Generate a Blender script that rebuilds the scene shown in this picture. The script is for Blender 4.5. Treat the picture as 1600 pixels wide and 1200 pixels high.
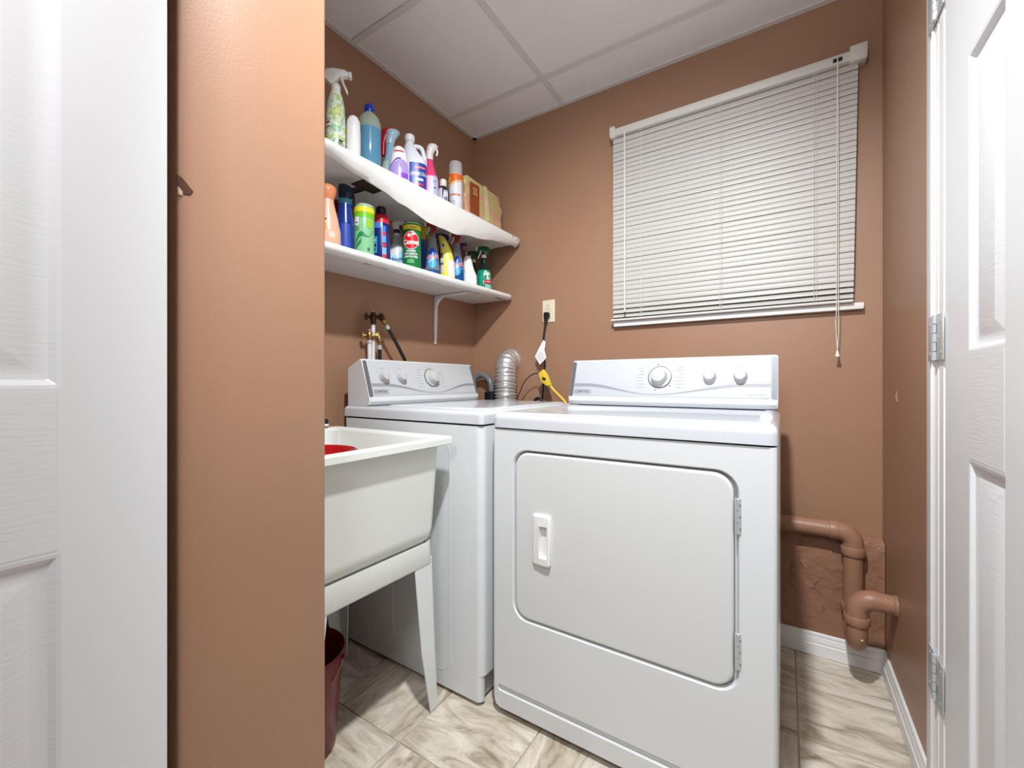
import bpy, bmesh, math, random
from mathutils import Vector, Matrix, noise
for o in list(bpy.data.objects): bpy.data.objects.remove(o)
scene = bpy.context.scene
col = scene.collection
PI = math.pi
random.seed(7)

# ------------------------------------------------------------------ camera
cd = bpy.data.cameras.new('camera'); cam = bpy.data.objects.new('camera', cd); col.objects.link(cam)
cd.sensor_fit = 'HORIZONTAL'; cd.sensor_width = 36.0; cd.lens = 665.2*36/1600
cd.shift_y = -1.7/1600; cd.clip_start = 0.02
cam.location = (0, 0, 1.0); cam.rotation_euler = (PI/2, 0, 0.57)
scene.camera = cam
# ------------------------------------------------------------------ world, lamp, exposure
w = bpy.data.worlds.new('world'); scene.world = w; w.use_nodes = True
w.node_tree.nodes['Background'].inputs[0].default_value = (0.90, 0.96, 1.04, 1)
w.node_tree.nodes['Background'].inputs[1].default_value = 0.16
ld = bpy.data.lights.new('ceiling_spotlight', 'SPOT'); ld.energy = 212; ld.color = (0.95, 0.975, 1.0); ld.shadow_soft_size = 0.045
ld.spot_size = math.radians(112); ld.spot_blend = 1.0
lamp = bpy.data.objects.new('ceiling_spotlight', ld); col.objects.link(lamp); lamp.location = (-0.165, 0.36, 2.405)
lamp.rotation_euler = (Vector((-0.70, 1.76, 0.32))-Vector(lamp.location)).to_track_quat('-Z', 'Y').to_euler()   # track head aimed at the back wall
hd = bpy.data.lights.new('fill_lamp', 'POINT'); hd.energy = 30; hd.color = (0.96, 0.98, 1.0); hd.shadow_soft_size = 0.16
hl = bpy.data.objects.new('fill_lamp', hd); col.objects.link(hl); hl.location = (-0.16, -0.30, 1.78)      # added fill light behind the camera, brightens the left door
scene.view_settings.view_transform = 'Standard'; scene.view_settings.look = 'None'
scene.view_settings.gamma = 1.0; scene.view_settings.exposure = 0.0
scene.view_settings.use_curve_mapping = False

# ------------------------------------------------------------------ materials
def lin(c):
    out = []
    for v in c[:3]:
        v /= 255.0
        out.append(v/12.92 if v <= 0.04045 else ((v+0.055)/1.055)**2.4)
    return (*out, 1.0)
MATS = {}
def mat(name, rgb, rough=0.5, metal=0.0, spec=0.5, bump=None, var=None, trans=0.0, alpha=1.0, coat=0.0, ior=1.45, var_rgb=None, stretch=(1,1,1)):
    """procedural principled material. bump=(scale,strength,distance)  var=(scale,amount)"""
    if name in MATS: return MATS[name]
    m = bpy.data.materials.new(name); m.use_nodes = True; MATS[name] = m
    nt = m.node_tree; b = nt.nodes['Principled BSDF']
    b.inputs['Base Color'].default_value = lin(rgb)
    b.inputs['Roughness'].default_value = rough; b.inputs['Metallic'].default_value = metal
    b.inputs['Specular IOR Level'].default_value = spec; b.inputs['IOR'].default_value = ior
    b.inputs['Transmission Weight'].default_value = trans; b.inputs['Alpha'].default_value = alpha
    b.inputs['Coat Weight'].default_value = coat
    if bump or var:
        tc = nt.nodes.new('ShaderNodeTexCoord'); mp = nt.nodes.new('ShaderNodeMapping')
        mp.inputs['Scale'].default_value = stretch
        nt.links.new(tc.outputs['Object'], mp.inputs['Vector'])
    if bump:
        n = nt.nodes.new('ShaderNodeTexNoise'); n.inputs['Scale'].default_value = bump[0]; n.inputs['Detail'].default_value = 4
        bp = nt.nodes.new('ShaderNodeBump'); bp.inputs['Strength'].default_value = bump[1]; bp.inputs['Distance'].default_value = bump[2]
        nt.links.new(mp.outputs[0], n.inputs['Vector']); nt.links.new(n.outputs['Fac'], bp.inputs['Height'])
        nt.links.new(bp.outputs[0], b.inputs['Normal'])
    if var:
        n = nt.nodes.new('ShaderNodeTexNoise'); n.inputs['Scale'].default_value = var[0]; n.inputs['Detail'].default_value = 5
        r = nt.nodes.new('ShaderNodeValToRGB')
        c0 = lin(rgb); c1 = lin(var_rgb) if var_rgb else tuple([x*(1-var[1]) for x in c0[:3]])+(1,)
        r.color_ramp.elements[0].position = 0.35; r.color_ramp.elements[1].position = 0.65
        r.color_ramp.elements[0].color = c1; r.color_ramp.elements[1].color = c0
        nt.links.new(mp.outputs[0], n.inputs['Vector']); nt.links.new(n.outputs['Fac'], r.inputs[0]); nt.links.new(r.outputs[0], b.inputs['Base Color'])
    return m

BROWN = (165, 126, 100)
M_wall  = mat('brown_wall_paint', BROWN, 0.42, bump=(260, 0.12, 0.002), var=(2.2, 0.05), spec=0.6)
M_rough = mat('brown_rough_plaster', (150, 108, 85), 0.42, bump=(26, 0.75, 0.012), var=(5, 0.08))
M_pipe  = mat('brown_painted_pipe', (156, 115, 92), 0.42, bump=(60, 0.12, 0.002))
M_white = mat('white_appliance_enamel', (217, 220, 222), 0.26, spec=0.5)
M_top   = mat('white_enamel_top', (206, 210, 215), 0.12, spec=0.55)
M_panel = mat('console_white', (192, 195, 198), 0.24, spec=0.5)
M_knob  = mat('knob_white', (192, 193, 191), 0.36)
M_silver= mat('silver_plastic', (108, 111, 114), 0.42, metal=0.25)
M_stripe= mat('grey_stripe', (146, 150, 154), 0.4)
M_print = mat('grey_print', (150, 154, 160), 0.6)
M_red_print = mat('red_print', (190, 70, 84), 0.5)
M_badge = mat('badge_grey', (178, 182, 186), 0.35, metal=0.2)
M_badge_ink = mat('badge_ink', (92, 97, 104), 0.5)
M_chrome= mat('steel', (200, 204, 206), 0.38, metal=0.45)
M_gap   = mat('dark_gap', (34, 34, 36), 0.8)
M_door  = mat('white_door_paint', (229, 230, 232), 0.36, bump=(20, 0.12, 0.003), stretch=(1, 1, 12))
M_stile = mat('white_stile_paint', (229, 231, 233), 0.34, bump=(14, 0.05, 0.002), stretch=(10, 10, 1))
M_trim  = mat('white_trim_paint', (238, 238, 238), 0.32)
M_base  = mat('white_baseboard_paint', (236, 235, 234), 0.36)
M_ceil  = mat('ceiling_tile_white', (249, 248, 247), 0.9, bump=(420, 0.55, 0.003), var=(500, 0.10), spec=0.2)
M_tee   = mat('ceiling_tee_white', (220, 219, 217), 0.6)
M_slat  = mat('ivory_blind_vinyl', (193, 191, 185), 0.40)
M_head  = mat('ivory_headrail', (214, 212, 206), 0.42)
M_cord  = mat('white_cord', (232, 228, 218), 0.7)
M_sill  = mat('white_sill', (238, 238, 238), 0.35)
M_glass_dark = mat('window_pane_glass', (20, 22, 24), 0.06)
M_ivory = mat('ivory_plastic', (228, 218, 190), 0.4)
M_black = mat('black_rubber', (22, 22, 23), 0.5)
M_blackgl = mat('black_gloss_rubber', (26, 27, 29), 0.28)
M_greyhose = mat('grey_hose', (112, 118, 124), 0.25)
M_foil  = mat('aluminium_foil', (224, 223, 222), 0.30, metal=0.75, bump=(90, 0.5, 0.006))
M_brass = mat('brass', (172, 138, 84), 0.34, metal=0.85, var=(60, 0.4))
M_brassdk = mat('tarnished_brass', (84, 70, 48), 0.42, metal=0.7, var=(60, 0.4))
M_pex   = mat('white_plastic_pipe', (226, 226, 226), 0.4)
M_yellow= mat('yellow_plastic', (232, 202, 62), 0.4)
M_paper = mat('white_paper_tag', (236, 236, 236), 0.8)
M_vinyl = mat('white_shelf_liner', (236, 236, 233), 0.42, bump=(14, 0.18, 0.01))
M_board = mat('dark_shelf_board', (70, 62, 48), 0.7, var=(6, 0.3), stretch=(1, 0.2, 1))
M_brkt  = mat('white_metal_bracket', (238, 238, 238), 0.35)
M_sink  = mat('sink_plastic', (222, 226, 220), 0.36)
M_leg   = mat('sink_leg_plastic', (216, 221, 220), 0.42)
M_redpl = mat('red_plastic', (178, 20, 26), 0.32)
M_bucket= mat('dark_red_bucket', (104, 14, 14), 0.35)
M_wire  = mat('bucket_wire', (150, 140, 130), 0.4, metal=0.8)

# floor tile: slate / wood-look vinyl, pattern turned per tile
def tile_mat():
    m = bpy.data.materials.new('stone_look_tile'); m.use_nodes = True; nt = m.node_tree; b = nt.nodes['Principled BSDF']
    tc = nt.nodes.new('ShaderNodeTexCoord'); oi = nt.nodes.new('ShaderNodeObjectInfo')
    add = nt.nodes.new('ShaderNodeVectorMath'); add.operation = 'ADD'
    sc = nt.nodes.new('ShaderNodeVectorMath'); sc.operation = 'SCALE'; sc.inputs[3].default_value = 17.0
    cmb = nt.nodes.new('ShaderNodeCombineXYZ')
    for i in range(3): nt.links.new(oi.outputs['Random'], cmb.inputs[i])
    nt.links.new(cmb.outputs[0], sc.inputs[0]); nt.links.new(tc.outputs['Object'], add.inputs[0]); nt.links.new(sc.outputs[0], add.inputs[1])
    mp = nt.nodes.new('ShaderNodeMapping'); mp.inputs['Scale'].default_value = (1.1, 3.6, 1)
    nt.links.new(add.outputs[0], mp.inputs[0])
    n = nt.nodes.new('ShaderNodeTexNoise'); n.inputs['Scale'].default_value = 4.5; n.inputs['Detail'].default_value = 8; n.inputs['Distortion'].default_value = 1.6; n.inputs['Roughness'].default_value = 0.62
    nt.links.new(mp.outputs[0], n.inputs['Vector'])
    r = nt.nodes.new('ShaderNodeValToRGB'); e = r.color_ramp.elements
    e[0].position = 0.30; e[0].color = lin((138, 125, 106)); e[1].position = 0.62; e[1].color = lin((222, 213, 199))
    x = e.new(0.42); x.color = lin((188, 175, 156)); x = e.new(0.52); x.color = lin((207, 196, 180))
    nt.links.new(n.outputs['Fac'], r.inputs[0]); nt.links.new(r.outputs[0], b.inputs['Base Color'])
    bp = nt.nodes.new('ShaderNodeBump'); bp.inputs['Strength'].default_value = 0.35; bp.inputs['Distance'].default_value = 0.004
    nt.links.new(n.outputs['Fac'], bp.inputs['Height']); nt.links.new(bp.outputs[0], b.inputs['Normal'])
    b.inputs['Roughness'].default_value = 0.42
    return m
M_tile = tile_mat()
M_grout = mat('pale_grout', (178, 168, 152), 0.85)

def patch_mat(name, cols, scale=14, rough=0.35, stretch=(1, 1, 1)):
    """label print: coloured patches by noise"""
    m = bpy.data.materials.new(name); m.use_nodes = True; nt = m.node_tree; b = nt.nodes['Principled BSDF']
    tc = nt.nodes.new('ShaderNodeTexCoord'); mp = nt.nodes.new('ShaderNodeMapping'); mp.inputs['Scale'].default_value = stretch
    n = nt.nodes.new('ShaderNodeTexNoise'); n.inputs['Scale'].default_value = scale; n.inputs['Detail'].default_value = 2
    r = nt.nodes.new('ShaderNodeValToRGB'); r.color_ramp.interpolation = 'EASE'
    e = r.color_ramp.elements
    k = len(cols)
    e[0].position = 0.32; e[0].color = lin(cols[0]); e[1].position = 0.68; e[1].color = lin(cols[-1])
    for i in range(1, k-1):
        x = e.new(0.32+0.36*i/(k-1)); x.color = lin(cols[i])
    nt.links.new(tc.outputs['Object'], mp.inputs[0]); nt.links.new(mp.outputs[0], n.inputs['Vector']); nt.links.new(n.outputs['Fac'], r.inputs[0]); nt.links.new(r.outputs[0], b.inputs['Base Color'])
    b.inputs['Roughness'].default_value = rough
    return m

# ------------------------------------------------------------------ mesh helpers
ORG = {}
class MB:
    def __init__(s): s.v = []; s.f = []; s.m = []
    def add(s, vs, fs, mi=0):
        k = len(s.v); s.v += [Vector(p) for p in vs]
        for f in fs: s.f.append([i+k for i in f]); s.m.append(mi)
        return s
    def box(s, x0, x1, y0, y1, z0, z1, mi=0):
        return s.add([(x0,y0,z0),(x1,y0,z0),(x1,y1,z0),(x0,y1,z0),(x0,y0,z1),(x1,y0,z1),(x1,y1,z1),(x0,y1,z1)],
            [(0,3,2,1),(4,5,6,7),(0,1,5,4),(1,2,6,5),(2,3,7,6),(3,0,4,7)], mi)
    def prism(s, poly, axis, a0, a1, mi=0):
        def P(p, a): return (a,p[0],p[1]) if axis == 'x' else (p[0],a,p[1]) if axis == 'y' else (p[0],p[1],a)
        n = len(poly); vs = [P(p,a0) for p in poly]+[P(p,a1) for p in poly]
        fs = [tuple(range(n))[::-1], tuple(range(n,2*n))]+[(i,(i+1)%n,n+(i+1)%n,n+i) for i in range(n)]
        return s.add(vs, fs, mi)
    def loft(s, loops, cap0=True, cap1=True, closed=True, mi=0, skip=None):
        n = len(loops[0]); vs = [p for l in loops for p in l]; fs = []
        m = n if closed else n-1
        for i in range(len(loops)-1):
            for j in range(m):
                if skip and skip(i, j): continue
                fs.append((i*n+j, i*n+(j+1)%n, (i+1)*n+(j+1)%n, (i+1)*n+j))
        if cap0: fs.append(tuple(range(n))[::-1])
        if cap1: fs.append(tuple(range((len(loops)-1)*n, len(loops)*n)))
        return s.add(vs, fs, mi)
    def tube(s, path, r, n=12, mi=0, caps=True):
        P = [Vector(p) for p in path]; R = r if isinstance(r, (list, tuple)) else [r]*len(P)
        t0 = (P[1]-P[0]).normalized(); up = Vector((0,0,1)) if abs(t0.z) < 0.9 else Vector((1,0,0))
        a = t0.cross(up).normalized(); loops = []; tp = t0
        for i, p in enumerate(P):
            t = ((P[min(i+1,len(P)-1)]-p).normalized() + (p-P[max(i-1,0)]).normalized()).normalized() if 0 < i < len(P)-1 else (t0 if i == 0 else (P[-1]-P[-2]).normalized())
            q = tp.rotation_difference(t); a = q @ a; tp = t
            b = t.cross(a).normalized()
            loops.append([p+R[i]*(math.cos(2*PI*k/n)*a+math.sin(2*PI*k/n)*b) for k in range(n)])
        return s.loft(loops, caps, caps, True, mi)
    def lathe(s, prof, c=(0,0,0), n=24, mi=0, cap0=True, cap1=True):
        loops = [[(c[0]+r*math.cos(2*PI*k/n), c[1]+r*math.sin(2*PI*k/n), c[2]+z) for k in range(n)] for r, z in prof]
        return s.loft(loops, cap0, cap1, True, mi)
    def build(s, name, mats, parent=None, bevel=0, seg=2, angle=38, smooth=True, frame=None, minang=25):
        bm = bmesh.new(); vs = [bm.verts.new(p) for p in s.v]
        for f, mi in zip(s.f, s.m):
            try: fc = bm.faces.new([vs[i] for i in f]); fc.material_index = mi
            except ValueError: pass
        bmesh.ops.recalc_face_normals(bm, faces=bm.faces)
        if bevel:
            es = [e for e in bm.edges if len(e.link_faces) == 2 and e.calc_face_angle(0) > math.radians(minang)]
            bmesh.ops.bevel(bm, geom=es, offset=bevel, segments=seg, profile=0.5, affect='EDGES', clamp_overlap=True)
        lo = Vector((min(v.co[i] for v in bm.verts) for i in range(3))); hi = Vector((max(v.co[i] for v in bm.verts) for i in range(3)))
        c = Vector(((lo.x+hi.x)/2, (lo.y+hi.y)/2, lo.z))
        bmesh.ops.translate(bm, verts=bm.verts, vec=-c)
        me = bpy.data.meshes.new(name); bm.to_mesh(me); bm.free()
        for m in (mats if isinstance(mats, (list, tuple)) else [mats]): me.materials.append(m)
        if smooth:
            me.polygons.foreach_set('use_smooth', [True]*len(me.polygons)); me.set_sharp_from_angle(angle=math.radians(angle))
        o = bpy.data.objects.new(name, me); col.objects.link(o)
        ORG[o.name] = c.copy()
        if parent is not None:
            o.parent = parent; o.location = c-ORG[parent.name]
        else: o.location = c
        return o
def thing(name, label, cat, loc=(0,0,0), rotz=0.0, group=None, local=False):
    o = bpy.data.objects.new(name, None); col.objects.link(o); o.empty_display_size = 0.05
    o.location = loc; o.rotation_euler = (0,0,rotz)
    ORG[o.name] = Vector((0,0,0)) if local else Vector(loc)
    o['label'] = label; o['category'] = cat
    if group: o['group'] = group
    return o
def tag(o, label, cat, group=None):
    o['label'] = label; o['category'] = cat
    if group: o['group'] = group
    return o
def struct(o, label, cat):
    o['kind'] = 'structure'; o['label'] = label; o['category'] = cat; return o
def sthing(name, label, cat, loc=(0,0,0)):
    o = thing(name, label, cat, loc); o['kind'] = 'structure'; return o
def rr(x0, x1, y0, y1, r, n=5):
    """rounded rectangle, counter-clockwise"""
    pts = []
    for cx, cy, a in ((x1-r,y1-r,0),(x0+r,y1-r,PI/2),(x0+r,y0+r,PI),(x1-r,y0+r,1.5*PI)):
        for k in range(n+1):
            t = a+PI/2*k/n; pts.append((cx+r*math.cos(t), cy+r*math.sin(t)))
    return pts
def holed(outer, holes):
    """2-D polygon with holes -> (verts, tris)"""
    bm = bmesh.new(); es = []
    for loop in [outer]+holes:
        vs = [bm.verts.new((p[0],p[1],0)) for p in loop]
        for i in range(len(vs)): es.append(bm.edges.new((vs[i], vs[(i+1)%len(vs)])))
    bmesh.ops.triangle_fill(bm, use_beauty=True, use_dissolve=False, edges=es)
    bm.verts.index_update()
    V = [(v.co.x, v.co.y) for v in bm.verts]; F = [tuple(v.index for v in f.verts) for f in bm.faces]
    bm.free(); return V, F
def bez(pts, n=8):
    """Catmull-Rom smoothing of a path"""
    P = [Vector(p) for p in pts]; out = []
    for i in range(len(P)-1):
        p0 = P[max(i-1,0)]; p1 = P[i]; p2 = P[i+1]; p3 = P[min(i+2,len(P)-1)]
        for k in range(n):
            t = k/n
            out.append(0.5*((2*p1)+(-p0+p2)*t+(2*p0-5*p1+4*p2-p3)*t*t+(-p0+3*p1-3*p2+p3)*t**3))
    out.append(P[-1]); return out
def text_mesh(txt, size, bold=0.0, shear=0.0):
    cu = bpy.data.curves.new('t', 'FONT'); cu.body = txt; cu.size = size; cu.align_x = 'CENTER'; cu.align_y = 'CENTER'; cu.offset = bold; cu.shear = shear; cu.resolution_u = 3
    o = bpy.data.objects.new('t', cu); col.objects.link(o)
    dg = bpy.context.evaluated_depsgraph_get()
    me = bpy.data.meshes.new_from_object(o.evaluated_get(dg))
    V = [(v.co.x, v.co.y) for v in me.vertices]; F = [tuple(p.vertices) for p in me.polygons]
    bpy.data.objects.remove(o); bpy.data.curves.remove(cu); bpy.data.meshes.remove(me)
    return V, F

# ================================================================== THE ROOM
WY, LX, RX, CZ = 1.985, -1.536, 0.292, 2.426
# ---- floor
fl = struct(MB().box(-1.75, 1.3, -1.6, 2.15, -0.06, -0.003).build('floor', M_grout), 'floor of square stone-look tiles with pale grout', 'floor')
tile_cache = {}
P = 0.3125; G = 0.0035
for i in range(-6, 2):
    for j in range(-1, 9):
        x0 = 0.032+P*i; y1 = 1.766-P*(j-1)
        x1 = x0+P; y0 = y1-P
        x0, x1, y0, y1 = x0+G/2, x1-G/2, y0+G/2, y1-G/2
        xl = LX if y0 > 0.45 else -0.70
        x0, x1, y1 = max(x0, xl), min(x1, RX), min(y1, WY-0.06)
        if x1-x0 < 0.01 or y1-y0 < 0.01: continue
        key = (round(x1-x0, 3), round(y1-y0, 3))
        if key in tile_cache:
            o = bpy.data.objects.new('tile', tile_cache[key]); col.objects.link(o); o.parent = fl
            o.location = Vector(((x0+x1)/2, (y0+y1)/2, -0.008))-ORG[fl.name]
        else:
            o = MB().box(x0, x1, y0, y1, -0.008, 0).build('tile', M_tile, fl, bevel=0.001, seg=1); tile_cache[key] = o.data
        if (i+j) % 2 and abs((x1-x0)-(y1-y0)) < 0.002: o.rotation_euler.z = PI/2
# ---- ceiling
ce = struct(MB().box(-1.75, 0.6, -0.08, 2.15, CZ+0.012, CZ+0.08).build('ceiling', M_tee), 'suspended ceiling of white mineral tiles in a white grid', 'ceiling')
gx = [LX, -0.956, RX]; gy = [WY, 1.752, 1.142, 0.532, -0.078]
for i in range(2):
    for j in range(4):
        MB().box(gx[i]+0.004, gx[i+1]-0.004, gy[j+1]+0.004, gy[j]-0.004, CZ+0.003, CZ+0.011).build('ceiling_tile', M_ceil, ce)
MB().box(-0.956-0.012, -0.956+0.012, gy[-1], WY, CZ-0.0015, CZ+0.0025).build('grid_tee', M_tee, ce)
for y in gy[1:]:
    MB().box(LX, RX, y-0.012, y+0.012, CZ-0.0021, CZ+0.002).build('grid_tee', M_tee, ce)
for a in ((LX, LX+0.022, 0.52, WY), (LX, RX, WY-0.022, WY), (RX-0.022, RX, -0.07, WY)):
    MB().box(*a, CZ-0.003, CZ+0.0022).build('wall_angle', M_tee, ce)
# ---- back wall with window opening
WX0, WX1, WZ0, WZ1 = -0.63, 0.17, 1.30, 2.12
b = MB()
b.box(LX-0.1, WX0, WY, WY+0.11, 0, CZ+0.02); b.box(WX1, RX+0.1, WY, WY+0.11, 0, CZ+0.02)
b.box(WX0, WX1, WY, WY+0.11, 0, WZ0); b.box(WX0, WX1, WY, WY+0.11, WZ1, CZ+0.02)
wb = struct(b.build('wall_back', M_wall, smooth=False), 'brown painted back wall behind the dryer with the window', 'wall')
# rough plaster ledge along the bottom of the back wall
loops = []; N = 92
for i in range(N):
    x = LX+0.002+(RX-LX-0.004)*i/(N-1); jn = noise.noise((x*14, 1, 0)); j2 = noise.noise((x*22, 5, 3))
    yf = WY-0.060
    loops.append([(x, WY-0.0005, 0.001), (x, yf+0.002*jn, 0.001), (x, yf+0.003*jn, 0.15), (x, yf+0.0045*j2, 0.30), (x, yf+0.004*jn, 0.425),
                  (x, yf+0.006+0.004*j2, 0.444+0.005*jn), (x, WY-0.03, 0.450+0.004*j2), (x, WY-0.0005, 0.455+0.002*jn)])
MB().loft(loops).build('plaster_ledge', M_rough, wb)
# plaster ridges left by the trowel on the ledge
random.seed(3)
rb = MB()
for k in range(16):
    cx = -0.0+random.random()*0.27; cz_ = 0.17+random.random()*0.22; a0 = random.random()*6.28; rad = 0.015+random.random()*0.05
    if 0.155 < cx < 0.245: continue
    pts = [(min(max(cx+rad*math.cos(a0+t*0.22), -0.2), RX-0.008), WY-0.0605, cz_+rad*0.7*math.sin(a0+t*0.22)) for t in range(8)]
    rb.tube(pts, [0.0004]+[0.0026]*6+[0.0004], n=6)
rb.build('trowel_ridges', M_rough, wb)
# ---- left wall
wl = struct(MB().box(LX-0.1, LX, 0.40, WY+0.1, 0, CZ+0.02).build('wall_left', M_wall, smooth=False), 'brown painted left wall behind shelves, sink and washer', 'wall')
# ---- right wall: beyond the door, over the door, this side of the door
b = MB(); b.box(RX, RX+0.1, 1.22, WY+0.1, 0, CZ+0.02); b.box(RX, RX+0.1, 0.40, 1.22, 2.07, CZ+0.02); b.box(RX, RX+0.1, -0.1, 0.40, 0, CZ+0.02)
wr = struct(b.build('wall_right', M_wall, smooth=False), 'brown painted right wall beside the pipe', 'wall')
MB().tube([(RX-0.0005, 1.745, 0.94), (RX-0.0012, 1.75, 0.955), (RX-0.0005, 1.748, 0.975)], [0.002, 0.004, 0.0015], n=6).build('paint_drip', M_wall, wr)
# ---- wall end on the left of the opening (return wall)
b = MB(); b.box(LX-0.1, -0.735, 0.2555, 0.491, 0, CZ+0.02)
light_block = MB().box(-0.735, RX, 0.2565, 0.326, 2.06, CZ+0.01)      # added unseen header, blocks the spotlight from the left door
pf = b.build('wall_front', M_wall, bevel=0.006, seg=3); light_block.build('light_block_header', M_wall, pf)
struct(pf, 'brown wall end beside the open white door, hiding half the sink', 'wall')
b = MB().box(-1.0, -0.78, -0.36, 0.2555, 0, CZ+0.02)
struct(b.build('wall_hall', M_wall, smooth=False), 'hall wall behind the white door', 'wall')
# chipped plaster on its near edge
b = MB().prism([(0.254, 1.300), (0.261, 1.297), (0.275, 1.282), (0.271, 1.275), (0.263, 1.274), (0.2555, 1.284)], 'x', -0.7355, -0.7335)
b.build('paint_chip', mat('chip_brown', (84, 52, 36), 0.8), pf, bevel=0.0006, seg=1)
b = MB().prism([(0.2555, 1.283), (0.262, 1.276), (0.261, 1.270), (0.2555, 1.271)], 'x', -0.7352, -0.7325)
b.build('plaster_crumb', mat('crumb_pale', (206, 178, 160), 0.8), pf, bevel=0.0008, seg=1)
# ---- baseboards
def base_profile(f, s):
    return [(f+s*0.012, 0.002), (f, 0.002), (f, 0.042), (f+s*0.0035, 0.045), (f+s*0.0035, 0.0475), (f+s*0.002, 0.049), (f+s*0.0035, 0.064), (f+s*0.0065, 0.070), (f+s*0.0045, 0.073), (f+s*0.0055, 0.080), (f+s*0.009, 0.083), (f+s*0.012, 0.083)]
struct(MB().prism(base_profile(1.9115, 1), 'x', LX+0.01, RX-0.001).build('baseboard_back', M_base), 'white moulded baseboard along the rough plaster ledge', 'baseboard')
struct(MB().prism(base_profile(RX-0.0125, 1), 'y', 1.355, 1.9105).build('baseboard_right', M_base), 'white moulded baseboard under the right wall', 'baseboard')
# ---- window behind the blind
wi = sthing('window_1', 'window behind the closed blind with a white sill', 'window', (WX0, WY, WZ0))
fr = MB()
V, F = holed(rr(WX0, WX1, WZ0, WZ1, 0.001, 1), [rr(WX0+0.04, WX1-0.04, WZ0+0.04, WZ1-0.04, 0.001, 1)])
fr.box(WX0, WX0+0.04, WY+0.05, WY+0.09, WZ0, WZ1); fr.box(WX1-0.04, WX1, WY+0.05, WY+0.09, WZ0, WZ1)
fr.box(WX0+0.04, WX1-0.04, WY+0.05, WY+0.09, WZ0, WZ0+0.04); fr.box(WX0+0.04, WX1-0.04, WY+0.05, WY+0.09, WZ1-0.04, WZ1)
fr.build('window_frame', M_trim, wi)
MB().box(WX0+0.04, WX1-0.04, WY+0.07, WY+0.076, WZ0+0.04, WZ1-0.04).build('pane', M_glass_dark, wi)
MB().box(-0.684, 0.238, 1.958, WY-0.0005, 1.266, 1.289).build('window_sill', M_sill, wi, bevel=0.002)
# ---- casing of the right-hand door
t1 = sthing('trim_1', 'white moulded door casing at the end of the right wall', 'door casing', (RX, 1.29, 0))
prof = [(RX, 1.356), (0.279, 1.356), (0.277, 1.352), (0.277, 1.318), (0.281, 1.313), (0.276, 1.306), (0.274, 1.298), (0.278, 1.292), (0.278, 1.268), (0.282, 1.265), (0.282, 1.258), (0.277, 1.255), (0.277, 1.226), (0.281, 1.223), (0.281, 1.214), (RX+0.04, 1.214), (RX+0.04, 1.22), (RX, 1.22)]
MB().prism(prof, 'z', 0.001, 2.09).build('casing', M_trim, t1)
MB().box(0.277, RX, 0.33, 1.356, 2.09, 2.16).build('head_casing', M_trim, t1, bevel=0.003)
MB().box(0.277, RX, 0.33, 0.40, 0.001, 2.09).build('casing', M_trim, t1, bevel=0.003)

# ---- moulded panel doors
def door(name, label, xf, s, ylo, yhi, zlo, zhi, panels, th=0.035):
    """leaf in a plane of constant x; s=+1 faces +x"""
    d = sthing(name, label, 'door', (xf-s*th/2, (ylo+yhi)/2, zlo))
    hol = [rr(a, b_, c, e, 0.0015, 1) for a, b_, c, e in panels]
    V, F = holed(rr(ylo, yhi, zlo, zhi, 0.002, 2), hol)
    m = MB(); m.add([(xf, p[0], p[1]) for p in V], F)
    ou = rr(ylo, yhi, zlo, zhi, 0.002, 2)
    m.loft([[(xf, *p) for p in ou], [(xf-s*th, *p) for p in ou]], False, True)
    m.build('door_leaf', M_stile, d)
    for a, b_, c, e in panels:
        def ring(i, dep): return [(xf-s*dep, *p) for p in rr(a+i, b_-i, c+i, e-i, 0.0015, 1)]
        MB().loft([ring(0, 0), ring(0.004, 0.001), ring(0.010, 0.0065), ring(0.014, 0.0075), ring(0.022, 0.0075), ring(0.026, 0.0065), ring(0.044, 0.0015)], False, True).build('panel', M_door, d, angle=12)
    return d
d1 = door('door_1', 'white panelled door standing open at the left edge', -0.705, 1, -0.350, 0.2335, 0.012, 2.03,
     [(-0.015, 0.1335, 0.20, 0.803), (-0.015, 0.1335, 0.9935, 1.62), (-0.25, -0.102, 0.20, 0.803), (-0.25, -0.102, 0.9935, 1.62), (-0.015, 0.1335, 1.73, 1.93), (-0.25, -0.102, 1.73, 1.93)])
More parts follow.
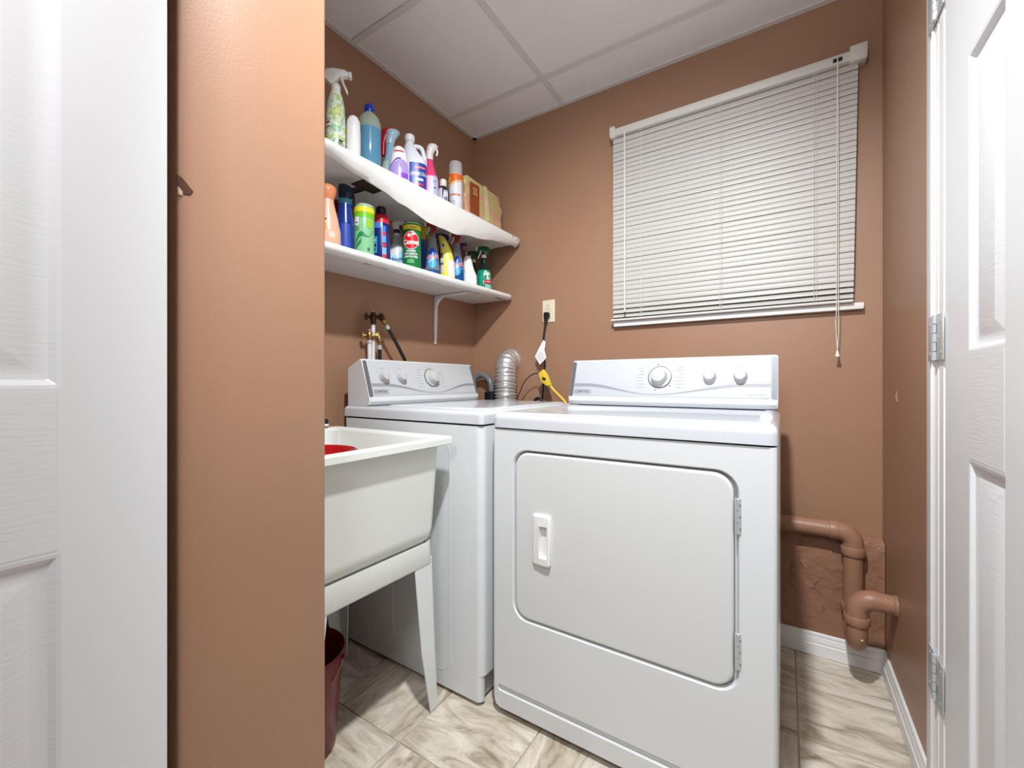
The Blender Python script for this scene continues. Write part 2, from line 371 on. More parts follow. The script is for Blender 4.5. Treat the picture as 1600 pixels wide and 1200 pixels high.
# wood-grain rails (embossed) of the left door sit proud by a hair
for z0, z1 in ((0.807, 0.9895),):
    MB().box(-0.7052, -0.7046, -0.01, 0.130, z0, z1).build('lock_rail', M_door, d1)
d2 = door('door_2', 'white panelled door hinged on the casing at the right edge', 0.276, -1, 0.44, 1.210, 0.012, 2.03,
     [(0.928, 1.080, 0.19, 0.862), (0.928, 1.080, 1.057, 1.585), (0.575, 0.727, 0.19, 0.862), (0.575, 0.727, 1.057, 1.585), (0.928, 1.080, 1.70, 1.93), (0.575, 0.727, 1.70, 1.93)])
MB().box(0.2757, 0.2763, 0.932, 1.076, 0.866, 1.053).build('lock_rail', M_door, d2)
for zc in (1.097, 0.366, 1.83):
    h = MB()
    h.box(0.2725, 0.2757, 1.272, 1.318, zc-0.049, zc+0.049); h.box(0.2725, 0.2757, 1.212, 1.258, zc-0.049, zc+0.049)
    hg = h.build('hinge', M_chrome, d2, bevel=0.001)
    for k in range(5):
        z0 = zc-0.049+k*0.0196
        MB().tube([(0.2725, 1.265, z0+0.0008), (0.2725, 1.265, z0+0.0188)], 0.0058, n=12).build('knuckle', M_chrome, hg)
        sgn = 1 if k % 2 == 0 else -1
        MB().box(0.2725, 0.2755, min(1.265, 1.265+sgn*0.012), max(1.265, 1.265+sgn*0.012), z0+0.001, z0+0.0186).build('hinge_tab', M_chrome, hg)
    for k, (y, z) in enumerate(((1.305, 0.033), (1.290, 0), (1.305, -0.033), (1.226, 0.033), (1.240, 0), (1.226, -0.033))):
        MB().tube([(0.2728, y, zc+z), (0.2716, y, zc+z)], [0.0042, 0.003], n=10).build('screw', M_chrome, hg)

# ================================================================== BLIND
bl = thing('window_blind', 'closed ivory slat blind hanging over the window', 'blind', (-0.23, 1.95, 1.29))
h = MB(); h.prism([(1.972, 2.153), (1.972, 2.186), (1.932, 2.186), (1.930, 2.182), (1.930, 2.163), (1.934, 2.153)], 'x', -0.680, 0.232)
hr = h.build('headrail', M_head, bl, bevel=0.0015)
for x0, x1, z0, z1 in ((-0.692, -0.668, 2.147, 2.198), (0.196, 0.244, 2.146, 2.200)):
    MB().prism([(WY-0.0005, z0), (WY-0.0005, z1), (1.928, z1), (1.924, z1-0.004), (1.924, z0+0.014), (1.934, z0)], 'x', x0, x1).build('end_bracket', M_head, bl, bevel=0.002)
MB().box(0.147, 0.174, 1.9285, 1.9302, 2.160, 2.174).build('cord_lock', M_gap, hr, bevel=0.003)
slat_n = 40; z_top = 2.138; pitch = (2.138-1.318)/(slat_n-1)
slat_mesh = None
def slat_loop(x):
    pts = []; wd = 0.0262; tilt = math.radians(77)
    for side in (1, -1):
        rng = range(7) if side == 1 else range(6, -1, -1)
        for k in rng:
            u = -0.5+k/6; bow = 0.0028*(1-4*u*u)+(0.0003*side)
            # u=-0.5: upper edge at the wall side, u=+0.5: lower edge at the room side
            y = -u*wd*math.cos(tilt) - bow*math.sin(tilt); z = -u*wd*math.sin(tilt) + bow*math.cos(tilt)
            pts.append((x, y, z))
    return pts
sl0 = MB().loft([slat_loop(-0.452), slat_loop(-0.449), slat_loop(0.449), slat_loop(0.452)])
for i in range(slat_n):
    z = z_top-pitch*i
    if slat_mesh is None:
        o = sl0.build('slat', M_slat, None, angle=50); slat_mesh = o.data; base_off = ORG[o.name].copy(); o.parent = bl
    else:
        o = bpy.data.objects.new('slat', slat_mesh); col.objects.link(o); o.parent = bl
    t = i/(slat_n-1)
    o.location = Vector((-0.231-0.007*t, 1.953+0.001*random.uniform(-1, 1), z))+base_off-ORG[bl.name]
    o.scale.x = (0.903-0.012*t)/0.904
    o.rotation_euler.y = 0.0008*random.uniform(-1, 1)
    if i > slat_n-4: o.rotation_euler.x = -0.16*(i-(slat_n-4))
MB().prism(rr(1.940, 1.966, 1.2895, 1.300, 0.004, 3), 'x', -0.690, 0.206).build('bottom_rail', M_head, bl)
for x in (-0.551, -0.226, 0.091):
    for y in (1.936, 1.9705):
        MB().tube([(x, y, 1.30), (x, y, 2.155)], 0.0007, n=5).build('ladder_cord', M_cord, bl)
    MB().tube([(x+0.008, 1.9355, 1.30), (x+0.008, 1.9355, 2.155)], 0.0006, n=5).build('lift_string', M_cord, bl)
MB().tube(bez([(-0.620, 1.928, 2.158), (-0.619, 1.922, 2.14), (-0.618, 1.921, 2.0), (-0.618, 1.921, 1.336)]), 0.0034, n=6).build('tilt_wand', M_cord, bl)
MB().lathe([(0.004, 0), (0.0048, 0.006), (0.0034, 0.014)], (-0.618, 1.921, 1.326), n=10).build('wand_tip', M_cord, bl)
for dx in (-0.0022, 0.0022):
    MB().tube(bez([(0.160, 1.929, 2.167), (0.160+dx*0.3, 1.925, 2.14), (0.160+dx, 1.926, 1.8), (0.160+dx*1.3, 1.932, 1.30), (0.160+dx*2, 1.940, 1.22), (0.161, 1.944, 1.117)]), 0.0012, n=6).build('pull_cord', M_cord, bl)
MB().lathe([(0.0025, 0.022), (0.0035, 0.018), (0.0075, 0.0), (0.006, -0.001)][::-1], (0.161, 1.944, 1.096), n=12).build('tassel', M_cord, bl)

# ================================================================== OUTLET, CORDS, DUCT
ou = thing('wall_outlet', 'ivory wall outlet with black plug beside the blind', 'outlet', (-1.043, WY, 1.317))
MB().loft([[(p[0], WY-0.0005, p[1]) for p in rr(-1.079, -1.007, 1.317, 1.434, 0.003, 3)], [(p[0], WY-0.003, p[1]) for p in rr(-1.079, -1.007, 1.317, 1.434, 0.003, 3)], [(p[0], WY-0.006, p[1]) for p in rr(-1.076, -1.010, 1.320, 1.431, 0.003, 3)]]).build('cover_plate', M_ivory, ou)
for zc in (1.400, 1.351):
    r_ = MB().loft([[(p[0], y, p[1]) for p in rr(-1.060, -1.026, zc-0.0145, zc+0.0145, 0.012, 5)] for y in (WY-0.005, WY-0.0075)]).build('receptacle', M_ivory, ou)
    for dx in (-0.0065, 0.0065): MB().box(-1.043+dx-0.001, -1.043+dx+0.001, WY-0.0080, WY-0.0072, zc+0.001, zc+0.009).build('slot', M_gap, r_)
    MB().tube([(-1.043, WY-0.0080, zc-0.007), (-1.043, WY-0.0072, zc-0.007)], 0.0024, n=8).build('slot', M_gap, r_)
MB().tube([(-1.043, WY-0.0074, 1.3755), (-1.043, WY-0.0058, 1.3755)], 0.003, n=10).build('screw', M_ivory, ou)

pc = thing('power_cord', 'black power cord plugged into the ivory outlet, white paper tag', 'cord', (-1.05, 1.95, 0.95))
MB().loft([[(p[0], y, p[1]) for p in rr(-1.044-w_, -1.044+w_, z0, z1, 0.005, 3)] for y, w_, z0, z1 in ((WY-0.0085, 0.012, 1.338, 1.366), (WY-0.028, 0.0135, 1.336, 1.368), (WY-0.036, 0.0115, 1.334, 1.364))]).build('plug', M_black, pc)
MB().tube([(-1.046, 1.962, 1.342), (-1.047, 1.959, 1.318), (-1.048, 1.957, 1.305)], [0.0115, 0.008, 0.0055], n=10).build('strain_relief', M_black, pc)
MB().tube(bez([(-1.048, 1.957, 1.306), (-1.054, 1.953, 1.26), (-1.056, 1.951, 1.22), (-1.050, 1.952, 1.15), (-1.052, 1.955, 1.08), (-1.06, 1.957, 1.00), (-1.07, 1.955, 0.88), (-1.08, 1.93, 0.7)]), 0.005, n=10).build('cable', M_blackgl, pc)
tg = MB()
tp = [(-1.055, 1.946, 1.222), (-1.040, 1.944, 1.214), (-1.044, 1.941, 1.170), (-1.031, 1.936, 1.128), (-1.066, 1.930, 1.094), (-1.097, 1.934, 1.138), (-1.077, 1.940, 1.180)]
tg.add(tp+[(p[0], p[1]-0.0006, p[2]) for p in tp], [(0,1,2,3,4,5,6), (13,12,11,10,9,8,7)]+[(i, (i+1)%7, (i+1)%7+7, i+7) for i in range(7)])
tgo = tg.build('paper_tag', M_paper, pc)
pr = MB()
for k in range(6):
    a = Vector((-1.087, 1.9305, 1.137))+Vector((0.0052, -0.0005, -0.0062))*k
    d_ = Vector((0.026, 0.0015, 0.030))
    n_ = Vector((0.0006, 0, -0.0007)); o_ = Vector((0, -0.0022, 0))
    pr.add([a+o_, a+d_+o_, a+d_+n_+o_, a+n_+o_], [(0,1,2,3)])
pr.build('tag_print', M_print, tgo)

ye = thing('yellow_cord', 'yellow extension cord with paddle plug draped behind the dryer', 'cord', (-1.0, 1.9, 0.9))
def slab(poly, y0, y1): return [[(p[0], y, p[1]) for p in poly] for y in (y0, y1)]
MB().loft(slab([(-1.056, 1.048), (-1.028, 1.069), (-1.006, 1.040), (-0.995, 1.014), (-0.985, 0.992), (-1.000, 0.982), (-1.018, 0.990), (-1.040, 1.008)], 1.892, 1.914)).build('connector', M_yellow, ye, bevel=0.003)
sm = MB(); sm.box(-1.030, -1.024, 1.889, 1.8925, 1.016, 1.030); sm.box(-1.024, -1.012, 1.889, 1.8925, 1.014, 1.026)
sm.build('socket_slot', M_black, ye)
MB().tube(bez([(-0.992, 1.903, 0.988), (-0.975, 1.903, 0.967), (-0.945, 1.901, 0.940), (-0.912, 1.90, 0.910), (-0.88, 1.89, 0.87), (-0.85, 1.87, 0.80), (-0.83, 1.85, 0.6)]), [0.009, 0.0085]+[0.0065]*47, n=10).build('cable', M_yellow, ye)
bw = MB().tube(bez([(-1.0605, 1.903, 1.049), (-1.082, 1.900, 1.047), (-1.112, 1.900, 1.032), (-1.140, 1.892, 1.000), (-1.158, 1.885, 0.955), (-1.172, 1.880, 0.915), (-1.175, 1.875, 0.80), (-1.175, 1.875, 0.5)]), 0.0028, n=8).build('thin_wire', M_black)
tag(bw, 'thin black wire looping from the yellow plug to the duct', 'wire')
gr = MB().tube(bez([(-1.06, 1.865, 0.80), (-1.065, 1.868, 0.895), (-1.045, 1.868, 0.922), (-1.02, 1.868, 0.905), (-1.015, 1.865, 0.8)]), 0.008, n=10).build('rubber_hose', M_black)
tag(gr, 'black rubber hose hump peeking behind the washer lid', 'hose')

# foil duct
vd = thing('dryer_duct', 'crinkled silver foil vent duct rising between washer and dryer', 'duct', (-1.258, 1.905, 0.1))
path = bez([(-1.262, 1.902, 0.10), (-1.262, 1.902, 0.5), (-1.261, 1.902, 0.90), (-1.262, 1.906, 1.00), (-1.266, 1.912, 1.060), (-1.270, 1.924, 1.100), (-1.275, 1.948, 1.120), (-1.280, 1.984, 1.124)], 30)
# resample
dense = [path[0]]; step = 0.0035
for p in path[1:]:
    while (p-dense[-1]).length > step: dense.append(dense[-1]+(p-dense[-1]).normalized()*step)
random.seed(5)
R = []
for i in range(len(dense)):
    z = dense[i].z; amp = 0.0048 if z < 1.03 else 0.0030
    R.append(0.0575+amp*math.sin(i*2*PI/4.6)+random.uniform(-0.0006, 0.0006))
dm = MB().tube(dense, R, n=30)
for v in dm.v:
    k = noise.noise((v.x*40, v.y*40, v.z*55)); v.x += 0.0026*k; v.y = min(v.y+0.0016*noise.noise((v.x*38+9, v.y*30, v.z*60)), WY-0.0006)
dm.build('foil_tube', M_foil, vd, angle=60)
MB().tube([(-1.280, WY-0.012, 1.124), (-1.280, WY-0.0006, 1.124)], 0.0635, n=28).build('wall_collar', M_chrome, vd)

# drain hose into black standpipe
dh = thing('drain_hose', 'grey washer drain hose hooked into a black standpipe', 'hose', (-1.372, 1.93, 0.2))
MB().tube(bez([(-1.50, 1.925, 0.60), (-1.505, 1.925, 0.92), (-1.492, 1.928, 1.01), (-1.456, 1.93, 1.042), (-1.425, 1.93, 1.042), (-1.392, 1.93, 1.022), (-1.374, 1.93, 0.985), (-1.370, 1.93, 0.94), (-1.370, 1.93, 0.88)]), 0.0165, n=14).build('hose', M_greyhose, dh)
MB().lathe([(0.036, 0), (0.036, 0.70), (0.040, 0.705), (0.040, 0.745), (0.034, 0.752), (0.020, 0.754)], (-1.372, 1.93, 0.20), n=24).build('standpipe', M_blackgl, dh)

# water valves on the left wall
def valve(label, x, y, z, ys, mB, hose_path, out):
    v = thing('water_valve', label, 'valve', (x, y, 0.3))
    MB().tube([(x, y, 0.3), (x, y, z-0.030)], 0.0085, n=12).build('pipe', M_pex, v)
    MB().tube([(x, y, z-0.034), (x, y, z-0.030), (x, y, z-0.024), (x, y, z-0.020)], [0.0105, 0.0115, 0.0115, 0.0105], n=8).build('ferrule', M_chrome if mB is M_brass else mB, v)
    MB().tube([(x, y, z-0.020), (x, y, z-0.012), (x, y, z), (x, y, z+0.012), (x, y, z+0.020)], [0.010, 0.0135, 0.0145, 0.0125, 0.007], n=12).build('valve_body', mB, v)
    MB().tube([(x, y, z+0.020), (x, y, z+0.027)], 0.004, n=8).build('stem', M_chrome, v)
    ax = Vector(out).normalized(); c = Vector((x, y, z))
    MB().tube([c+ax*0.006, c+ax*0.022, c+ax*0.024, c+ax*0.034], [0.009, 0.009, 0.0135, 0.0135], n=8).build('outlet', mB, v)
    MB().tube([c-ax*0.004, c-ax*0.026], [0.006, 0.0055], n=8).build('handle_stem', mB, v)
    hb = MB().tube([c-ax*0.026+Vector((0, 0, -0.014)), c-ax*0.030, c-ax*0.026+Vector((0, 0, 0.014))], [0.005, 0.0065, 0.005], n=8); hb.build('handle', mB, v)
    e = c+ax*0.034; h0 = Vector(hose_path[0])
    dirn = (Vector(hose_path[1])-h0).normalized()
    MB().tube([e-ax*0.004+Vector((0,0,0.011)), h0-dirn*0.012], [0.0105, 0.0115], n=8).build('elbow', mB, v)
    MB().tube([h0-dirn*0.016, h0-dirn*0.002, h0+dirn*0.001, h0+dirn*0.018], [0.0135, 0.0135, 0.0085, 0.0085], n=10).build('hose_nut', M_brass, v)
    MB().tube([h0+dirn*0.012, h0+dirn*0.030], [0.0098, 0.0092], n=10).build('hose_ferrule', M_chrome, v)
    MB().tube(bez(hose_path), 0.0078, n=10).build('hose', M_blackgl, v)
valve('upper brass water valve with black hose slanting down to the washer', -1.484, 1.214, 1.283, 0, M_brassdk,
      [(-1.448, 1.246, 1.258), (-1.446, 1.290, 1.200), (-1.446, 1.335, 1.138), (-1.452, 1.370, 1.085), (-1.475, 1.40, 0.98), (-1.49, 1.41, 0.80)], (0.62, 0.78, 0.0))
valve('lower brass water valve with black hose dropping straight down', -1.478, 1.190, 1.200, 0, M_brass,
      [(-1.450, 1.218, 1.172), (-1.450, 1.220, 1.13), (-1.452, 1.222, 1.08), (-1.470, 1.230, 0.95), (-1.49, 1.24, 0.80)], (0.62, 0.78, 0.0))

# ================================================================== WASTE PIPE
wp = thing('waste_pipe', 'brown painted waste pipe with elbow and trap in the corner', 'pipe', (0.2, 1.89, 0.1))
Yp = 1.893; zh = 0.478
MB().tube([(-0.62, Yp, zh), (0.150, Yp, zh)], 0.0285, n=24).build('horizontal_run', M_pipe, wp)
MB().tube([(0.133, Yp, zh), (0.163, Yp, zh)], 0.0318, n=24).build('coupling', M_pipe, wp, bevel=0.0015)
ang = [k*PI/2/10 for k in range(11)]
MB().tube([(0.158, Yp, zh)]+[(0.160+0.040*math.sin(a), Yp, zh-0.040*(1-math.cos(a))) for a in ang]+[(0.200, Yp, 0.425)], 0.031, n=24).build('elbow', M_pipe, wp)
MB().tube([(0.200, Yp, 0.431), (0.200, Yp, 0.427), (0.200, Yp, 0.404), (0.200, Yp, 0.400)], [0.0335, 0.0355, 0.0355, 0.0335], n=24).build('collar', M_pipe, wp)
MB().tube([(0.200, Yp, 0.43), (0.200, Yp, 0.150)], 0.0285, n=24).build('vertical_run', M_pipe, wp)
MB().tube([(0.200, Yp, 0.232), (0.200, Yp, 0.228), (0.200, Yp, 0.205), (0.200, Yp, 0.201)], [0.0320, 0.0345, 0.0345, 0.0320], n=24).build('collar', M_pipe, wp)
Yt = 1.745; zt = 0.312
MB().tube([(RX-0.0006, Yt, zt), (0.245, Yt, zt)]+[(0.236-0.042*math.sin(a), Yt, zt-0.042*(1-math.cos(a))) for a in ang]+[(0.194, Yt, 0.245)], [0.0275, 0.0290]+[0.0305]*11+[0.0305], n=24).build('trap_elbow', M_pipe, wp)
MB().tube([(RX-0.0006, Yt, zt), (RX-0.010, Yt, zt), (RX-0.012, Yt, zt)], [0.0315, 0.0295, 0.0275], n=20).build('wall_sleeve', M_rough, wp)
MB().tube([(0.194, Yt, 0.258), (0.194, Yt, 0.254), (0.194, Yt, 0.234), (0.194, Yt, 0.230)], [0.0330, 0.0352, 0.0352, 0.0330], n=24).build('collar', M_pipe, wp)
MB().tube([(0.194, Yt, 0.24)]+[(0.194+0.006*k/12, Yt+0.074*(1-math.cos(PI*k/12)), 0.205-0.058*math.sin(PI*k/12)) for k in range(13)], 0.0285, n=20).build('trap_bend', M_pipe, wp)
MB().lathe([(0.002, -0.0025), (0.003, 0.0), (0.002, 0.002)], (0.204, Yt-0.0285, 0.192), n=8).build('plug_screw', mat('white_fleck', (226, 220, 214), 0.5), wp)

# ================================================================== DRYER
DX0, DX1, DY0, DY1 = -0.750, -0.012, 1.060, 1.722
dr = thing('clothes_dryer', 'white front-loading dryer with closed door under the window', 'dryer', ((DX0+DX1)/2, (DY0+DY1)/2, 0))
# cabinet: rounded front corners
c = MB(); lp = []
pl = [(DX0, DY1), (DX0, DY0+0.012)]+[(DX0+0.012-0.012*math.cos(a), DY0+0.012-0.012*math.sin(a)) for a in [k*PI/2/5 for k in range(1, 6)]]
pr_ = [(DX0+DX1-x, y) for x, y in pl][::-1]
foot = pl+pr_
c.loft([[(x, max(y, DY0+0.020), z) for x, y in foot] for z in (0.02, 0.860)])
c.build('cabinet', M_white, dr)
# front panel with the door recess
hole = rr(-0.678, -0.084, 0.306, 0.806, 0.050, 8)
fx0, fx1 = DX0, DX1
def cut_rect(i): return [(fx0+i, 0.862), (fx0+i, 0.048), (fx0+i+0.006, 0.030), (fx0+i+0.016, 0.024), (fx1-i-0.016, 0.024), (fx1-i-0.006, 0.030), (fx1-i, 0.048), (fx1-i, 0.862)]
outer = cut_rect(0.008)
slot = rr(-0.730, -0.032, 0.073, 0.093, 0.009, 5)
V, F = holed(outer, [hole, slot])
fp = MB(); fp.add([(p[0], DY0, p[1]) for p in V], F)
hin = rr(-0.673, -0.089, 0.311, 0.801, 0.046, 8)
fp.loft([[(p[0], DY0, p[1]) for p in hole], [(p[0], DY0+0.003, p[1]) for p in rr(-0.6755, -0.0865, 0.3085, 0.8035, 0.048, 8)], [(p[0], DY0+0.012, p[1]) for p in hin], [(p[0], DY0+0.022, p[1]) for p in hin]], False, True)
fp.loft([[(p[0], DY0, p[1]) for p in slot], [(p[0], DY0+0.002, p[1]) for p in rr(-0.729, -0.033, 0.074, 0.092, 0.008, 5)], [(p[0], DY0+0.007, p[1]) for p in rr(-0.727, -0.035, 0.076, 0.090, 0.006, 5)]], False, True)
fp.loft([[(p[0], DY0, p[1]) for p in outer], [(p[0], DY0+0.003, p[1]) for p in cut_rect(0.003)], [(p[0], DY0+0.010, p[1]) for p in cut_rect(0.0)], [(p[0], DY0+0.022, p[1]) for p in cut_rect(0.0)]], False, False)
fp.build('front_panel', M_white, dr, angle=30)
MB().box(DX0+0.03, DX1-0.03, DY0+0.03, DY1-0.03, 0.0, 0.021).build('base', M_gap, dr)
MB().box(DX0+0.006, DX1-0.006, DY0+0.006, DY1-0.004, 0.8600, 0.868).build('top_gap', M_gap, dr)
# top
tm = MB().box(DX0-0.001, DX1+0.001, DY0-0.004, DY1, 0.8665, 0.9125)
to = tm.build('top', M_top, dr)
bm = bmesh.new(); bm.from_mesh(to.data)
es = [e for e in bm.edges if all(v.co.z > 0.03 for v in e.verts)] + [e for e in bm.edges if abs(e.verts[0].co.z-e.verts[1].co.z) > 0.03 and e.verts[0].co.y < 0]
bmesh.ops.bevel(bm, geom=list(set(es)), offset=0.024, segments=7, profile=0.55, affect='EDGES', clamp_overlap=True)
bm.faces.ensure_lookup_table(); tf = max([f for f in bm.faces if f.normal.z > 0.99], key=lambda f: f.calc_area())
bmesh.ops.inset_region(bm, faces=[tf], thickness=0.018, depth=0); bmesh.ops.inset_region(bm, faces=[tf], thickness=0.012, depth=-0.003)
bm.to_mesh(to.data); bm.free()
to.data.polygons.foreach_set('use_smooth', [True]*len(to.data.polygons)); to.data.set_sharp_from_angle(angle=math.radians(40))
# door
dd = MB()
def dring(i, dy, r): return [(p[0], DY0+dy, p[1]) for p in rr(-0.6685+i, -0.0955-i, 0.3155+i, 0.7975-i, r, 8)]
dd.loft([dring(0, 0.019, 0.044), dring(0, 0.006, 0.044), dring(0.0015, 0.002, 0.043), dring(0.004, 0.0004, 0.041), dring(0.006, 0.0, 0.040), dring(0.009, 0.0, 0.038)], True, True)
do = dd.build('door', mat('white_door_enamel', (213, 215, 215), 0.32), dr, angle=45)
ha = MB()
hx0, hx1, hz0, hz1 = -0.608, -0.549, 0.484, 0.627
V, F = holed(rr(hx0+0.005, hx1-0.003, hz0+0.005, hz1-0.005, 0.006, 4), [rr(-0.5835, -0.5575, 0.507, 0.597, 0.003, 3)])
def yh(x): return DY0-0.012+0.006*max(0, (-0.585-x)/0.023)
ha.add([(p[0], yh(p[0]), p[1]) for p in V], F)
oo = rr(hx0+0.005, hx1-0.003, hz0+0.005, hz1-0.005, 0.006, 4); o2 = rr(hx0, hx1, hz0, hz1, 0.009, 4)
ha.loft([[(p[0], yh(p[0]), p[1]) for p in oo], [(p[0], yh(p[0])+0.003, p[1]) for p in o2], [(p[0], DY0+0.0004, p[1]) for p in o2]], False, False)
ii = rr(-0.5835, -0.5575, 0.507, 0.597, 0.003, 3); i2 = rr(-0.580, -0.560, 0.511, 0.593, 0.003, 3)
ha.loft([[(p[0], yh(p[0]), p[1]) for p in ii], [(p[0], DY0-0.0005, p[1]) for p in i2]], False, True)
ha.build('handle', mat('white_handle', (236, 236, 234), 0.25), do, angle=35)
for zc in (0.705, 0.407):
    hm = MB().box(-0.0935, -0.0805, DY0-0.0018, DY0+0.0004, zc-0.040, zc+0.040)
    hg = hm.build('hinge', M_chrome, do, bevel=0.0005, seg=1)
    for k in range(3):
        MB().tube([(-0.0873, DY0-0.0026, zc-0.038+k*0.0262), (-0.0873, DY0-0.0026, zc-0.014+k*0.0262)], 0.0026, n=8).build('knuckle', M_chrome, hg)
    for k in range(3):
        MB().tube([(-0.0825, DY0-0.0018, zc-0.026+k*0.026), (-0.0825, DY0-0.0030, zc-0.026+k*0.026)], [0.0017, 0.001], n=8).build('screw', M_silver, hg)

# ---- control consoles (same family on both machines)
def console(parent, T, Wd, knobs, stripe_mid, extra_right):
    """T(u,d,z)->world. u along the width, d from the front to the back"""
    A = (0.050, 1.088); B = (0.005, 0.946)            # (d,z) of the face top / bottom
    nx, nz = -(A[1]-B[1]), (A[0]-B[0]); ln = math.hypot(nx, nz); nx, nz = nx/ln, nz/ln    # outward normal (towards -d, +z)
    fh = math.hypot(A[0]-B[0], A[1]-B[1])
    def Fc(u, b_, e=0.0):
        d = B[0]+(A[0]-B[0])*b_+nx*e; z = B[1]+(A[1]-B[1])*b_+nz*e
        return T(u, d, z)
    prof = [(0.020, 0.9128), (0.008, 0.919), (0.002, 0.930), (0.004, 0.944), (0.0052, 0.9475), (0.0495, 1.0865), (0.053, 1.0915), (0.058, 1.093), (0.066, 1.0925), (0.128, 1.064), (0.134, 1.056), (0.134, 0.9128)]
    cb = MB()
    def cut(i, u):       # slightly smaller profile for rounded ends
        cx, cz_ = 0.075, 0.99
        return [T(u, cx+(p[0]-cx)*i, cz_+(p[1]-cz_)*i if p[1] > 0.92 else p[1]) for p in prof]
    cb.loft([cut(0.955, 0), cut(0.985, 0.003), cut(1.0, 0.009), cut(1.0, Wd-0.009), cut(0.985, Wd-0.003), cut(0.955, Wd)])
    body = cb.build('console', M_white, parent, angle=35)
    # face plate with rounded corners
    u0, u1 = 0.0195, Wd-0.0195
    def ring(i, e): return [Fc(p[0], p[1]/fh, e) for p in rr(u0+i, u1-i, 0.002+i, fh-0.001-i, 0.010, 5)]
    MB().loft([ring(0, -0.001), ring(0, 0.0012), ring(0.0015, 0.0022)], True, True).build('face_plate', M_panel, body, angle=30)
    for ua, ub in ((0.002, 0.0185), (Wd-0.0185, Wd-0.002)):
        MB().loft([[Fc(p[0], p[1]/fh, e) for p in rr(ua, ub, 0.001, fh-0.002, 0.0045, 4)] for e in (-0.001, 0.0014)]).build('end_trim', M_silver, body)
    # swooping stripe
    st = MB(); up = []; dn = []
    n = 44
    for k in range(n+1):
        t = k/n; u = u0+0.001+(u1-u0-0.002)*t
        x = abs(t-stripe_mid)/(stripe_mid if t < stripe_mid else 1-stripe_mid)
        sft = 0.5-0.5*math.cos(PI*min(1, x/0.85))
        bc = 0.075+0.245*sft; th = 0.007+0.036*sft
        up.append(Fc(u, bc+th, 0.0026)); dn.append(Fc(u, bc-th, 0.0026))
    st.loft([up, dn], False, False, closed=False)
    st.build('stripe', M_stripe, body, smooth=False)
    # badge
    bd = MB().loft([[Fc(p[0], p[1]/fh, e) for p in rr(0.024, 0.096, 0.011, 0.030, 0.004, 4)] for e in (0.0015, 0.0032)]).build('badge', M_badge, body)
    V, F = text_mesh('MAYTAG', 0.0125, 0.0002)
    MB().add([Fc(0.066+p[0]*0.86, (0.0205+p[1])/fh, 0.0036) for p in V], F).build('badge_lettering', M_badge_ink, bd, smooth=False)
    lg = MB(); 
    for r0, r1 in ((0.0058, 0.0042),):
        a = [Fc(0.034+r0*math.cos(t), (0.0205+r0*math.sin(t))/fh, 0.0036) for t in [2*PI*k/16 for k in range(17)]]
        b2 = [Fc(0.034+r1*math.cos(t), (0.0205+r1*math.sin(t))/fh, 0.0036) for t in [2*PI*k/16 for k in range(17)]]
        lg.loft([a, b2], False, False, closed=False)
    lg.build('badge_emblem', M_badge_ink, bd, smooth=False)
    # knobs
    prt = MB(); redp = MB()
    def dash(u, bz, ww, hh, dst=prt):
        dst.add([Fc(u-ww/2, (bz-hh/2)/fh, 0.0026), Fc(u+ww/2, (bz-hh/2)/fh, 0.0026), Fc(u+ww/2, (bz+hh/2)/fh, 0.0026), Fc(u-ww/2, (bz+hh/2)/fh, 0.0026)], [(0,1,2,3)])
    for (u, bz, big) in knobs:
        def disc(r, e): return [Fc(u+r*math.cos(2*PI*k/28), (bz+r*math.sin(2*PI*k/28))/fh, e) for k in range(28)]
        if big:
            MB().loft([disc(0.0425, 0.0018), disc(0.0425, 0.0040), disc(0.0400, 0.0052)], False, True).build('dial_ring', M_silver, body)
            MB().loft([disc(0.0392, 0.0045), disc(0.0388, 0.0070), disc(0.0360, 0.0078)], False, True).build('dial_skirt', M_knob, body)
            kb = MB().loft([disc(0.0300, 0.0070), disc(0.0285, 0.012), disc(0.0252, 0.030), disc(0.0240, 0.033), disc(0.0205, 0.0345)], False, True).build('knob', M_knob, body)
            random.seed(int(u*1000))
            for k in range(7):
                for sg in (-1, 1):
                    dash(u+sg*(0.066+0.004*abs(3-k)*0+random.uniform(0, 0.012)), bz+0.036-k*0.0125, 0.016+random.random()*0.016, 0.0016)
            for a in (1.75, 3.95+0.5, -0.72):
                redp.add([Fc(u+0.050*math.cos(a)+0.0035*math.cos(t), (bz+0.050*math.sin(a)+0.0022*math.sin(t))/fh, 0.0027) for t in [2*PI*k/8 for k in range(8)]], [tuple(range(8))])
        else:
            MB().loft([disc(0.0245, 0.0018), disc(0.0240, 0.0040), disc(0.0220, 0.0048)], False, True).build('knob_skirt', M_panel, body)
            kb = MB().loft([disc(0.0212, 0.0040), disc(0.0205, 0.010), disc(0.0178, 0.024), disc(0.0165, 0.0268), disc(0.0135, 0.0280)], False, True).build('knob', M_knob, body)
            for k, (a, ww) in enumerate(((0.0, 0.022), (0.9, 0.010), (-0.9, 0.010))):
                dash(u+0.030*math.sin(a), bz+0.037*math.cos(a), ww, 0.0016)
    if extra_right:
        for k, ww in enumerate((0.012, 0.009, 0.014, 0.010)): dash(Wd-0.078+k*0.014, 0.014, ww, 0.0024)
    prt.build('dial_print', M_print, body, smooth=False)
    redp.build('red_marks', M_red_print if extra_right else M_print, body, smooth=False)
    return body
console(dr, lambda u, d, z: (DX0+0.004+u, 1.588+d, z), 0.728, [(0.358, 0.078, True), (0.527, 0.078, False), (0.621, 0.078, False)], 0.46, True)

